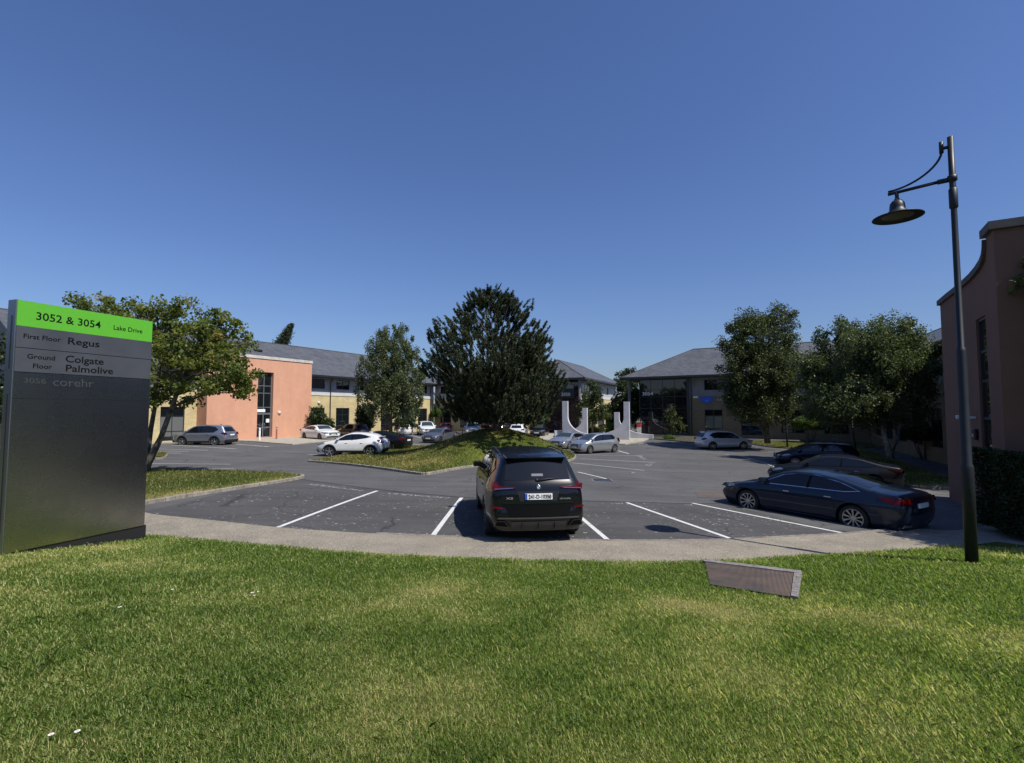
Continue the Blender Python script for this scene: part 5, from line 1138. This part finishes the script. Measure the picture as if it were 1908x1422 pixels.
def wheel(parent, x, y, r, sg, spokes=5, style='single', rimm=None, steer=0.0):
    M = Matrix.Rotation(R(90) * -sg, 3, 'X') if True else None; w2 = .115
    M = Matrix(((1, 0, 0), (0, 0, sg), (0, 1, 0)))
    if steer: M = Matrix.Rotation(steer, 3, 'Z') @ M
    t = MB(); rr = r * .70
    t.lathe([(rr, -w2), (r * .93, -w2), (r * .985, -w2 * .75), (r, -w2 * .4), (r, w2 * .4), (r * .985, w2 * .75), (r * .93, w2), (rr + .01, w2 * .98), (rr, w2 * .8)], 36, M)
    t.lathe([(rr, w2 * .8), (rr, -.02), (0, -.02)], 24, M)
    o = t.build('wheel', M_tyre, parent, True); o.location = (x, y, r)
    k = MB(); rimm = rimm or M_rim
    k.lathe([(rr + .004, w2 * .99), (rr - .012, w2 * 1.0), (rr - .022, w2 * .7), (rr - .022, w2 * .2)], 36, M); k.lathe([(.0, w2 * .86), (.05, w2 * .86), (.065, w2 * .7), (.065, 0)], 18, M)
    for i in range(spokes):
        a = 2 * math.pi * i / spokes + .3
        for da in ((0,) if style in ('single', 'thin') else (-.16, .16)):
            w0, w1 = (.045, .032) if style == 'single' else (.02, .014)
            if style == 'thin': w0, w1 = .012, .02
            vs = []
            for (rad, wd, zt_) in ((.04, w0, w2 * .84), (rr * .6, (w0 + w1) / 2, w2 * .82), (rr - .015, w1 * 1.3, w2 * .95)):
                aa = a + (da if rad > .05 else da * .3) * (1.0 if rad > rr * .7 else .8)
                c, s_ = math.cos(aa), math.sin(aa)
                for e in (-1, 1):
                    for dz in (0, -.035): vs.append(M @ Vector((c * rad - s_ * wd * e, s_ * rad + c * wd * e, zt_ + dz)))
            f = []
            for q in (0, 4): f += [(q, q + 2, q + 6, q + 4), (q + 1, q + 5, q + 7, q + 3), (q, q + 4, q + 5, q + 1), (q + 2, q + 3, q + 7, q + 6)]
            k.add(vs, f)
    k.build('rim', rimm, o); return o
def mirror_poly(p): return [(-a, b) for a, b in p][::-1]

def make_car(label, X, Y_, hd, kind, pm, plate=None, spokes=5, style='single', rimm=None, clad=False, rails=False, scale=1.0, cat='car', steer=0, glass=None, detail=1, dims=None, spoiler=False, z=0, tail2=None):
    K = dict(
        suv=dict(L_=4.6, W=1.86, H=1.66, belt=1.02, wx=(.86, 3.62), wr=.35, top=[(0, 1.58), (.5, 1.63), (1.3, 1.665), (2.0, 1.665), (2.6, 1.62), (2.95, 1.50), (3.55, 1.10), (4.2, .98), (4.45, .88), (4.6, .74)],
                 rear=[(.2, .14), (.4, .02), (.6, 0), (.95, .05), (1.08, .12), (1.5, .42), (1.8, .55)], front=[(.2, .12), (.4, .02), (.6, 0), (.85, .08), (1.0, .22)],
                 side=[[(1.02, 1.07), (3.22, 1.03), (3.3, 1.08), (2.75, 1.42), (2.45, 1.50), (1.5, 1.52), (1.0, 1.46), (.68, 1.28)]], ws=(2.72, 3.50), rw=[(.60, 1.12), (.52, 1.46), (-.52, 1.46), (-.60, 1.12)],
                 tail=[(.56, .90), (.86, .86), (.86, 1.08), (.56, 1.00)], tside=[(.06, .88), (.40, .98), (.30, 1.06), (.10, 1.06)], clr=.24),
        xsuv=dict(L_=4.93, W=2.0, H=1.76, belt=1.12, wx=(.98, 3.95), wr=.385, top=[(0, 1.66), (.4, 1.71), (1.2, 1.755), (2.2, 1.765), (2.8, 1.72), (3.15, 1.60), (3.85, 1.19), (4.4, 1.10), (4.7, 1.02), (4.93, .80)],
                 rear=[(.2, .16), (.32, .04), (.55, -.01), (.72, .03), (1.0, .05), (1.14, .08), (1.24, .14), (1.62, .42), (1.9, .55)], front=[(.2, .12), (.4, .02), (.7, 0), (.95, .08), (1.1, .2)],
                 side=[[(.98, 1.20), (3.45, 1.14), (3.55, 1.18), (2.95, 1.54), (2.6, 1.63), (1.5, 1.64), (.9, 1.58), (.60, 1.42)]], ws=(2.95, 3.80), rw=[(.66, 1.24), (.60, 1.60), (-.60, 1.60), (-.66, 1.24)],
                 tail=None, tside=[(.07, 1.03), (.42, 1.10), (.40, 1.20), (.13, 1.20)], clr=.26),
        hatch=dict(L_=4.0, W=1.70, H=1.52, belt=.95, wx=(.62, 3.17), wr=.305, top=[(0, 1.44), (.5, 1.50), (1.2, 1.53), (1.8, 1.53), (2.2, 1.48), (2.5, 1.38), (3.25, .99), (3.65, .90), (3.85, .80), (4.0, .66)],
                 rear=[(.2, .1), (.4, .0), (.6, 0), (.9, .05), (1.0, .10), (1.4, .30), (1.7, .38)], front=[(.2, .12), (.4, .02), (.55, 0), (.75, .1), (.9, .25)],
                 side=[[(.62, 1.05), (3.0, .96), (2.98, 1.0), (2.30, 1.34), (2.0, 1.40), (1.2, 1.41), (.75, 1.36), (.50, 1.2)]], ws=(2.28, 3.14), rw=[(.54, 1.05), (.48, 1.36), (-.48, 1.36), (-.54, 1.05)],
                 tail=[(.56, .84), (.78, .80), (.76, 1.14), (.62, 1.12)], tside=[(.02, .82), (.24, .90), (.22, 1.1), (.10, 1.12)], clr=.18),
        crossover=dict(L_=4.36, W=1.80, H=1.56, belt=1.02, wx=(.80, 3.44), wr=.345, top=[(0, 1.16), (.12, 1.28), (.5, 1.42), (1.0, 1.51), (1.6, 1.555), (2.1, 1.545), (2.5, 1.44), (3.2, 1.06), (3.8, .98), (4.15, .88), (4.36, .70)],
                 rear=[(.2, .2), (.4, .06), (.6, 0), (.85, 0), (1.0, .10), (1.2, .32), (1.5, .52)], front=[(.2, .2), (.4, .06), (.6, 0), (.75, .06), (.9, .25)],
                 side=[[(1.15, 1.18), (1.75, 1.10), (3.0, 1.04), (2.98, 1.08), (2.42, 1.36), (2.1, 1.43), (1.6, 1.43), (1.2, 1.36), (.82, 1.25)]], ws=(2.30, 3.12), rw=[(.50, 1.10), (.44, 1.24), (-.44, 1.24), (-.50, 1.10)],
                 tail=[(.52, .90), (.84, .88), (.82, 1.06), (.54, .98)], tside=[(.03, .86), (.35, .98), (.42, 1.07), (.15, 1.08)], clr=.26),
        sedan=dict(L_=4.75, W=1.84, H=1.44, belt=.95, wx=(1.02, 3.86), wr=.33, top=[(0, .98), (.08, 1.06), (.45, 1.10), (.85, 1.15), (1.5, 1.37), (2.0, 1.435), (2.5, 1.435), (2.9, 1.36), (3.55, 1.01), (4.2, .92), (4.55, .82), (4.75, .62)],
                 rear=[(.2, .14), (.4, .02), (.6, 0), (.9, .03), (1.1, .08)], front=[(.2, .14), (.4, .02), (.55, 0), (.75, .10), (.9, .3)],
                 side=[[(1.0, 1.06), (3.3, .97), (3.25, 1.01), (2.75, 1.26), (2.4, 1.32), (2.0, 1.32), (1.5, 1.26), (1.02, 1.12)]], ws=(2.82, 3.46), rwt=(.92, 1.55),
                 tail=[(.50, .84), (.84, .82), (.82, .98), (.52, .96)], tside=[(.03, .82), (.34, .88), (.34, .97), (.06, .98)], clr=.17),
        lift=dict(L_=4.98, W=1.865, H=1.445, belt=.96, wx=(1.07, 3.94), wr=.345, top=[(0, .99), (.06, 1.08), (.35, 1.11), (.75, 1.16), (1.5, 1.37), (2.1, 1.44), (2.6, 1.44), (3.0, 1.36), (3.75, 1.00), (4.3, .92), (4.72, .82), (4.98, .62)],
                 rear=[(.2, .14), (.4, .02), (.6, 0), (.9, .03), (1.1, .08)], front=[(.2, .16), (.4, .03), (.55, 0), (.75, .12), (.9, .35)],
                 side=[[(.95, 1.06), (1.3, 1.01), (3.45, .98), (3.4, 1.02), (2.85, 1.27), (2.5, 1.33), (2.0, 1.33), (1.4, 1.22)]], ws=(2.92, 3.66), rwt=(.80, 1.58),
                 tail=[(.50, .84), (.86, .82), (.84, .95), (.52, .93)], tside=[(.03, .80), (.22, .82), (.55, .96), (.06, .98)], clr=.16),
    )[kind]
    if dims:
        sx, sy, sz = dims[0] / K['L_'], dims[1] / K['W'], dims[2] / K['H']
    else: sx = sy = sz = 1
    root = empty('parked_car', (X, Y_, z), hd, label=label, cat=cat, group='cars parked round the office car park'); root.scale = (sx, sy, sz)
    c = Car(K['L_'], K['W'], K['H'], K['top'], K['rear'], K['front'], K['belt'], K['wx'], K['wr'], clr=K['clr'], paint=pm, glass=glass)
    c.body(root); H2 = c.L / 2; g = c.glass
    # windows
    for sg in (1, -1):
        for pl in K['side']:
            xa = sum(p[0] for p in pl) / len(pl)
            c.patch(root, 'window_surround', [[(xa + (p[0] - xa) * 1.035, 1.22 * 0 + (sum(q[1] for q in pl) / len(pl)) + (p[1] - sum(q[1] for q in pl) / len(pl)) * 1.12) for p in pl]], c.mside(sg), M_chrome if detail == 2 and kind == 'lift' else M_seam, .003)
            c.patch(root, 'side_window', [pl], c.mside(sg), g, .007)
            # pillar across the glass
            zb_ = min(p[1] for p in pl); xm_ = (pl[0][0] * .4 + max(p[0] for p in pl) * .6) - .25
            c.patch(root, 'pillar', [[(xm_ - .04, K['belt'] + .03), (xm_ + .03, K['belt'] + .03), (xm_ - .03, K['belt'] + .36 * (K['H'] - K['belt']) / .5), (xm_ - .09, K['belt'] + .36 * (K['H'] - K['belt']) / .5)]], c.mside(sg), M_seam, .009)
    a, b = K['ws']; wy0 = float(c.Y(b, K['belt'])) - .17; wy1 = float(c.Y(a, float(c.top(a)))) - .12
    c.patch(root, 'windscreen', [[(b, -wy0), (b, wy0), (a, wy1), (a, -wy1)]], c.mtop(), M_cglass2, .004)
    if 'rw' in K: c.patch(root, 'rear_window', [K['rw']], c.mrear(), g, .005)
    if 'rwt' in K:
        a, b = K['rwt']; y0 = float(c.Y(a, K['belt'])) - .22; y1 = float(c.Y(b, float(c.top(b)))) - .13
        c.patch(root, 'rear_window', [[(a, -y0), (a, y0), (b, y1), (b, -y1)]], c.mtop(), g, .004)
    # door seams and handles
    bz = K['belt']; xd = [K['wx'][0] + .42, (K['wx'][0] + K['wx'][1]) / 2 + .08, K['wx'][1] - .52]
    sm_ = M_seam if sum(pm.node_tree.nodes['Principled BSDF'].inputs[0].default_value[:3]) < .6 else M_seamw
    for sg in (1, -1):
        pl = [[(x, K['clr'] + .12), (x + .007, K['clr'] + .12), (x + .007, bz - .02), (x, bz - .02)] for x in xd] + [[(xd[0], K['clr'] + .12), (xd[2], K['clr'] + .12), (xd[2], K['clr'] + .127), (xd[0], K['clr'] + .127)]]
        c.patch(root, 'door_seams', pl, c.mside(sg), sm_, .0015, step=.2)
        for x in (xd[0] + .1, xd[1] + .1):
            p = c.mside(sg)(x + .06, bz - .14, .018); k = MB(); k.box(p, (.17, .025, .028)); k.build('door_handle', M_chrome if kind == 'lift' else pm, root, bevel=.008)
        # mirror
        xm_ = K['ws'][1] - .22; p = c.mside(sg)(xm_, bz + .10, .10); k = MB()
        k.box(p, (.13, .20, .13), rz=sg * .1); q = c.mside(sg)(xm_ + .02, bz + .03, .0); k.box(((p[0] + q[0]) / 2, (p[1] + q[1]) / 2, (p[2] + q[2]) / 2 - .02), (.07, .16, .035)); k.build('mirror', pm, root, bevel=.025)
    if clad:
        for sg in (1, -1):
            for w_ in K['wx']:
                ra = K['wr'] + .05; rb_ = ra + .065; pl = []; A_ = np.linspace(-.15, math.pi + .15, 16)
                pl = [[(w_ + ra * math.cos(t0), K['wr'] + ra * math.sin(t0)), (w_ + rb_ * math.cos(t0), K['wr'] + rb_ * math.sin(t0)), (w_ + rb_ * math.cos(t1), K['wr'] + rb_ * math.sin(t1)), (w_ + ra * math.cos(t1), K['wr'] + ra * math.sin(t1))] for t0, t1 in zip(A_, A_[1:])]
                c.patch(root, 'arch_trim', pl, c.mside(sg), M_clad, .006, step=.5, thick=.012)
            c.patch(root, 'sill_trim', [[(K['wx'][0] + K['wr'] + .1, K['clr']), (K['wx'][1] - K['wr'] - .1, K['clr']), (K['wx'][1] - K['wr'] - .1, K['clr'] + .14), (K['wx'][0] + K['wr'] + .1, K['clr'] + .14)]], c.mside(sg), M_clad, .005, thick=.01)
        c.patch(root, 'rear_bumper_trim', [[(-.9 * K['W'] / 2, K['clr'] + .01), (.9 * K['W'] / 2, K['clr'] + .01), (.9 * K['W'] / 2, K['clr'] + .26), (-.9 * K['W'] / 2, K['clr'] + .26)]], c.mrear(), M_clad, .005, thick=.012)
        c.patch(root, 'front_bumper_trim', [[(-.8 * K['W'] / 2, K['clr'] + .01), (.8 * K['W'] / 2, K['clr'] + .01), (.8 * K['W'] / 2, K['clr'] + .2), (-.8 * K['W'] / 2, K['clr'] + .2)]], c.mfront(), M_clad, .005, thick=.012)
    # wheels
    for i, x in enumerate(K['wx']):
        for sg in (1, -1): wheel(root, x - H2, sg * (K['W'] / 2 - .125), K['wr'], sg, spokes, style, rimm, steer=steer if i == 1 else 0)
    # lamps
    if K['tail']:
        for pl in (K['tail'], mirror_poly(K['tail'])): c.patch(root, 'tail_light', [pl], c.mrear(), M_tail, .005, thick=.012)
    for sg in (1, -1):
        c.patch(root, 'tail_light_side', [K['tside']], c.mside(sg), M_tail, .005, thick=.008)
        hz = K['belt'] - .26; Lc = K['L_']
        c.patch(root, 'headlight_side', [[(Lc - .62, hz + .07), (Lc - .18, hz - .03), (Lc - .14, hz + .05), (Lc - .5, hz + .13)]], c.mside(sg), M_head, .004, thick=.006)
    hz = K['belt'] - .27; hl = [(.42, hz - .02), (.80, hz), (.80, hz + .12), (.46, hz + .07)]
    for pl in (hl, mirror_poly(hl)): c.patch(root, 'headlight', [pl], c.mfront(), M_head, .004, thick=.01)
    c.patch(root, 'grille', [[(-.42, hz - .18), (.42, hz - .18), (.40, hz + .06), (-.40, hz + .06)]], c.mfront(), M_clad, .004, thick=.004)
    c.patch(root, 'lower_grille', [[(-.62, K['clr'] + .06), (.62, K['clr'] + .06), (.55, K['clr'] + .20), (-.55, K['clr'] + .20)]], c.mfront(), M_clad, .016 if clad else .005, thick=.004)
    c.patch(root, 'front_plate', [[(-.26, hz - .24), (.26, hz - .24), (.26, hz - .13), (-.26, hz - .13)]], c.mfront(), M_plate, .018, thick=.006)
    pz_ = (.78 if kind in ('sedan', 'lift') else .86)
    if kind != 'xsuv': c.patch(root, 'rear_plate', [[(-.26, pz_ - .055), (.26, pz_ - .055), (.26, pz_ + .055), (-.26, pz_ + .055)]], c.mrear(), M_plate, .012, thick=.006)
    if spoiler:
        k = MB(); zt_ = K['top'][1][1] - .03; k.box((float(c.rx(zt_)) - H2 + .02, 0, zt_), (.30, K['W'] * .62, .035)); k.build('spoiler', pm, root, bevel=.012)
    if rails:
        for sg in (1, -1):
            k = MB(); pts = [c.mtop()(x, sg * (wy1 + .06), .04 if 0 < i < 6 else .0) for i, x in enumerate(np.linspace(K['ws'][0] - .15, .75, 7))]; k.tube(pts, .017, 8); k.build('roof_rail', M_gutter, root, True)
    k = MB(); p = c.mtop()(1.0 if 'rw' in K else 1.9, 0, 0); k.add([(p[0] - .08, -.02, p[2] - .005), (p[0] - .08, .02, p[2] - .005), (p[0] + .1, 0, p[2] - .005), (p[0] - .07, 0, p[2] + .06)], [(0, 1, 3), (1, 2, 3), (2, 0, 3)]); k.build('aerial_fin', pm, root)
    return root, c

D = math.radians
# black X-type SUV, the main car
X5, c = make_car('large black SUV seen from behind in the bay nearest the lawn', .22, 12.55, D(97.0), 'xsuv', P_black, spokes=5, style='double', rimm=M_rimd, rails=True, detail=2, glass=mat('privacy_glass', (.010, .011, .014), .02, spec=.5))
mr = c.mrear()
k = MB(); xr_ = mr(0, 1.66, 0)[0]; k.add([(xr_ + .30, -.64, 1.70), (xr_ + .30, .64, 1.70), (xr_ - .10, .60, 1.665), (xr_ - .10, -.60, 1.665), (xr_ + .30, -.64, 1.62), (xr_ + .30, .64, 1.62), (xr_ - .09, .60, 1.635), (xr_ - .09, -.60, 1.635)], [(0, 1, 2, 3), (4, 7, 6, 5), (0, 4, 5, 1), (1, 5, 6, 2), (2, 6, 7, 3), (3, 7, 4, 0)]); k.build('roof_spoiler', P_black, X5, bevel=.015)
tl = [(.44, 1.092), (.88, 1.06), (.90, 1.17), (.82, 1.175), (.74, 1.125), (.44, 1.112)]
for pl in (tl, mirror_poly(tl)):
    t_ = c.patch(X5, 'tail_light', [pl], mr, M_tail, .006, thick=.02)
for s_ in (1, -1):
    pl = [(.50, 1.094), (.86, 1.075), (.86, 1.083), (.50, 1.102)]; c.patch(X5, 'light_strip', [pl if s_ > 0 else mirror_poly(pl)], mr, M_chrome, .027, thick=.003)
    pl = [(.70, .695), (.90, .71), (.90, .75), (.70, .73)]; c.patch(X5, 'reflector', [pl if s_ > 0 else mirror_poly(pl)], mr, M_tail, .006, thick=.012)
    pl = [(.58, .345), (.88, .37), (.84, .475), (.66, .47)]; e_ = c.patch(X5, 'exhaust', [pl if s_ > 0 else mirror_poly(pl)], mr, M_rimd, .018, thick=.02)
    pl = [(.61, .362), (.855, .383), (.825, .462), (.675, .457)]; c.patch(X5, 'exhaust_opening', [pl if s_ > 0 else mirror_poly(pl)], mr, M_seam, .041, thick=.001)
c.patch(X5, 'plate_recess', [[(-.36, .84), (.36, .84), (.42, 1.03), (-.42, 1.03)]], mr, M_gutter, .002)
c.patch(X5, 'tailgate_trim', [[(-.70, .795), (.70, .795), (.70, .815), (-.70, .815)]], mr, M_chrome if False else P_black, .004, thick=.018)
c.patch(X5, 'bumper_insert', [[(-.58, .56), (.58, .56), (.66, .74), (-.66, .74)]], mr, M_seam, .004)
c.patch(X5, 'bumper_edge', [[(-.80, .515), (.80, .515), (.80, .54), (-.80, .54)]], mr, mat('satin_metal', (.16, .16, .17), .3, metal=.8), .010, thick=.02)
df = c.patch(X5, 'diffuser', [[(-.52, .30), (.52, .30), (.55, .46), (-.55, .46)]], mr, M_clad, .012, thick=.012)
for y in (-.32, 0, .32): c.patch(X5, 'diffuser_fin', [[(y - .012, .31), (y + .012, .31), (y + .012, .45), (y - .012, .45)]], mr, M_clad, .028, thick=.03)
c.patch(X5, 'gate_seam', [[(-.73, .80), (-.722, .80), (-.68, 1.17), (-.688, 1.17)], [(.722, .80), (.73, .80), (.688, 1.17), (.68, 1.17)], [(-.73, .792), (.73, .792), (.73, .797), (-.73, .797)]], mr, M_seam, .003, step=.3)
pl = c.patch(X5, 'rear_plate', [[(-.27, .875), (.27, .875), (.27, .99), (-.27, .99)]], mr, M_plate, .012, thick=.008)
c.patch(X5, 'plate_band', [[(.228, .876), (.269, .876), (.269, .989), (.228, .989)]], mr, M_pblue, .0205, thick=.001)
x_ = mr(0, .932, .0225)[0]
text('241-D-10350', 'plate_lettering', M_ink, X5, .45, .078, (x_ , .205, .893), (R(90), 0, R(-90)), .001, .02)
x_ = mr(.5, .9, .006)[0]
text('X5', 'badge_lettering', M_seamw2, X5, .14, .04, (x_, .64, .882), (R(90), 0, R(-90)), .003, .015)
text('xDrive50e', 'badge_lettering', M_seamw2, X5, .22, .032, (x_, -.42, .868), (R(90), 0, R(-90)), .003, .01)
x_ = mr(0, 1.10, .0)[0]; rz_ = Matrix(((0, 0, -1), (1, 0, 0), (0, 1, 0)))
k = MB(); k.lathe([(0, .010), (.042, .010), (.046, .004), (.046, -.01)], 28, rz_, (x_ - .006, 0, 1.115)); k.build('roundel', M_chrome, X5, True)
for i, mm in enumerate((mat('badge_blue', (.03, .16, .5), .3), M_plate)):
    k = MB()
    for q in (i, i + 2):
        a = [math.pi / 2 * (q + t / 6) for t in range(7)]; k.add([(x_ - .0175, 0, 1.115)] + [(x_ - .0175, .026 * math.cos(t), 1.115 + .026 * math.sin(t)) for t in a], [tuple(range(8))])
    k.build('roundel_quarters', mm, X5)
k = MB(); p0 = mr(.0, 1.235, .02); p1 = mr(-.42, 1.27, .03); k.tube([p0, mr(-.2, 1.262, .035), p1], [.022, .012, .006], 8); k.tube([mr(.02, 1.24, 0), mr(.02, 1.24, .03)], .03, 10); k.build('wiper', M_clad, X5, True)
k = MB(); k.box((mr(0, 1.345, 0)[0] + .03, -.02, 1.33), (.02, .22, .05)); k.build('window_sticker', mat('sticker', (.14, .14, .15), .7), X5)
c.patch(X5, 'sticker', [[(-.11, 1.31), (.12, 1.31), (.12, 1.355), (-.11, 1.355)]], mr, MATS['sticker'], .008)

LX, c = make_car('long slate blue saloon with multi spoke alloys parked half in shade at the right', 7.62, 12.95, D(119.6), 'lift', P_slateb, spokes=10, style='thin', rimm=M_rim, detail=2, glass=mat('tinted_glass', (.006, .007, .012), .02, spec=.5))
LX.location = (8.48, 14.45, -.38); LX.rotation_euler[2] = D(120.5); LX.scale = (1, 1, .955)
for sg in (1, -1):
    c.patch(LX, 'rocker_trim', [[(1.6, .24), (3.4, .24), (3.4, .262), (1.6, .25)]], c.mside(sg), M_chrome, .004, thick=.006)
c.patch(LX, 'rear_light_bar', [[(-.80, .93), (.80, .93), (.80, .96), (-.80, .96)]], c.mrear(), M_tail, .012, thick=.008)
c.patch(LX, 'exhaust_trim', [[(-.75, .27), (-.45, .27), (-.48, .34), (-.72, .34)], [(.45, .27), (.75, .27), (.72, .34), (.48, .34)]], c.mrear(), M_chrome, .01, thick=.012)
def put(label, X, Y_, z, hd, *a, **k): return make_car(label, X, Y_, D(hd), *a, z=z, **k)
BK, _ = put('black saloon behind the slate blue one in the shade at the right', 14.0, 22.5, -.72, 150, 'lift', P_wine, spokes=8, rimm=M_rimd, dims=(4.9, 1.87, 1.45))
M_tdark = mat('shaded_tail_lens', (.018, .001, .001), .3, spec=.2)  # darker copy of the tail lens, standing in for shade on this car
for ch in BK.children:
    if ch.name.startswith('tail_light'): ch.data.materials[0] = M_tdark
put('dark blue hatchback with bright headlight facing left beyond the black saloon', 18.5, 31.4, -.74, 165, 'hatch', P_navy, dims=(4.35, 1.8, 1.42), spokes=8)
put('pale pearl electric SUV facing right before building 3054', 18.4, 44.6, -.72, 6, 'suv', P_pearl, dims=(4.58, 1.85, 1.62), spokes=5, style='double', rimm=M_rim, spoiler=True)
put('small silver hatchback with steered front wheels by the sculpture', 6.4, 39.8, -.62, 213, 'hatch', P_silver, spokes=5, steer=D(14), rimm=M_rim)
put('silver saloon with black grille parked just behind the small hatchback', 5.0, 45.4, -.68, 236, 'sedan', P_silver, spokes=5, rimm=M_rim)
put('white coupe styled crossover facing left by the tip of the mound', -10.35, 33.5, -.31, 178, 'crossover', P_white, clad=True, spokes=5, style='single', spoiler=True)
put('black saloon just behind the white crossover, tail toward the mound', -10.0, 38.6, -.32, 165, 'lift', P_black, dims=(4.8, 1.84, 1.44), spokes=8, rimm=M_rimd)
put('white coupe parked nose out at the corner of the salmon block', -18.3, 48.8, -.08, -40, 'sedan', P_white, dims=(4.64, 1.82, 1.37), rimm=M_rimd, spokes=8)
put('maroon estate car with silver tailgate glass before the brick wing', -17.2, 55.4, -.2, 133, 'suv', P_maroon, dims=(4.5, 1.8, 1.48), spokes=5)
put('white hatchback seen from behind left of the white SUV', -13.56, 63.4, -.36, 110, 'hatch', P_white, dims=(4.2, 1.78, 1.48))
put('white SUV facing the viewer in front of the lit brick wing', -10.4, 62.0, -.3, 287, 'suv', P_white, dims=(4.6, 1.88, 1.68))
put('dark grey coupe half hidden behind the left slope of the mound', -7.25, 51.2, -.5, 250, 'sedan', P_grey, dims=(4.6, 1.84, 1.40), spokes=8, rimm=M_rimd)
put('small red hatchback far off behind the grey coupe', -8.5, 66, -.38, 95, 'hatch', P_red)
put('white hatchback peeping over the mound left of the pine trunk', -4.75, 62, -.28, 272, 'hatch', P_white, dims=(4.2, 1.78, 1.5))
put('silver estate mostly hidden behind the mound right of the pine trunk', -1.75, 61.5, -.25, 92, 'hatch', P_silver)
put('white estate seen from behind at the right foot of the mound', .74, 58.5, -.3, 83, 'suv', P_white, dims=(4.5, 1.82, 1.5))
put('small black hatchback facing the viewer left of the sculpture', 3.2, 59.5, -.34, 257, 'hatch', P_black, dims=(4.0, 1.72, 1.5))
put('silver grey SUV with dark arches parked before the salmon block', -24.6, 41.1, -.14, 174, 'suv', paint('metal_grey', (.30, .32, .35), .75, .32), clad=True, dims=(4.55, 1.84, 1.67), spokes=5, style='double')
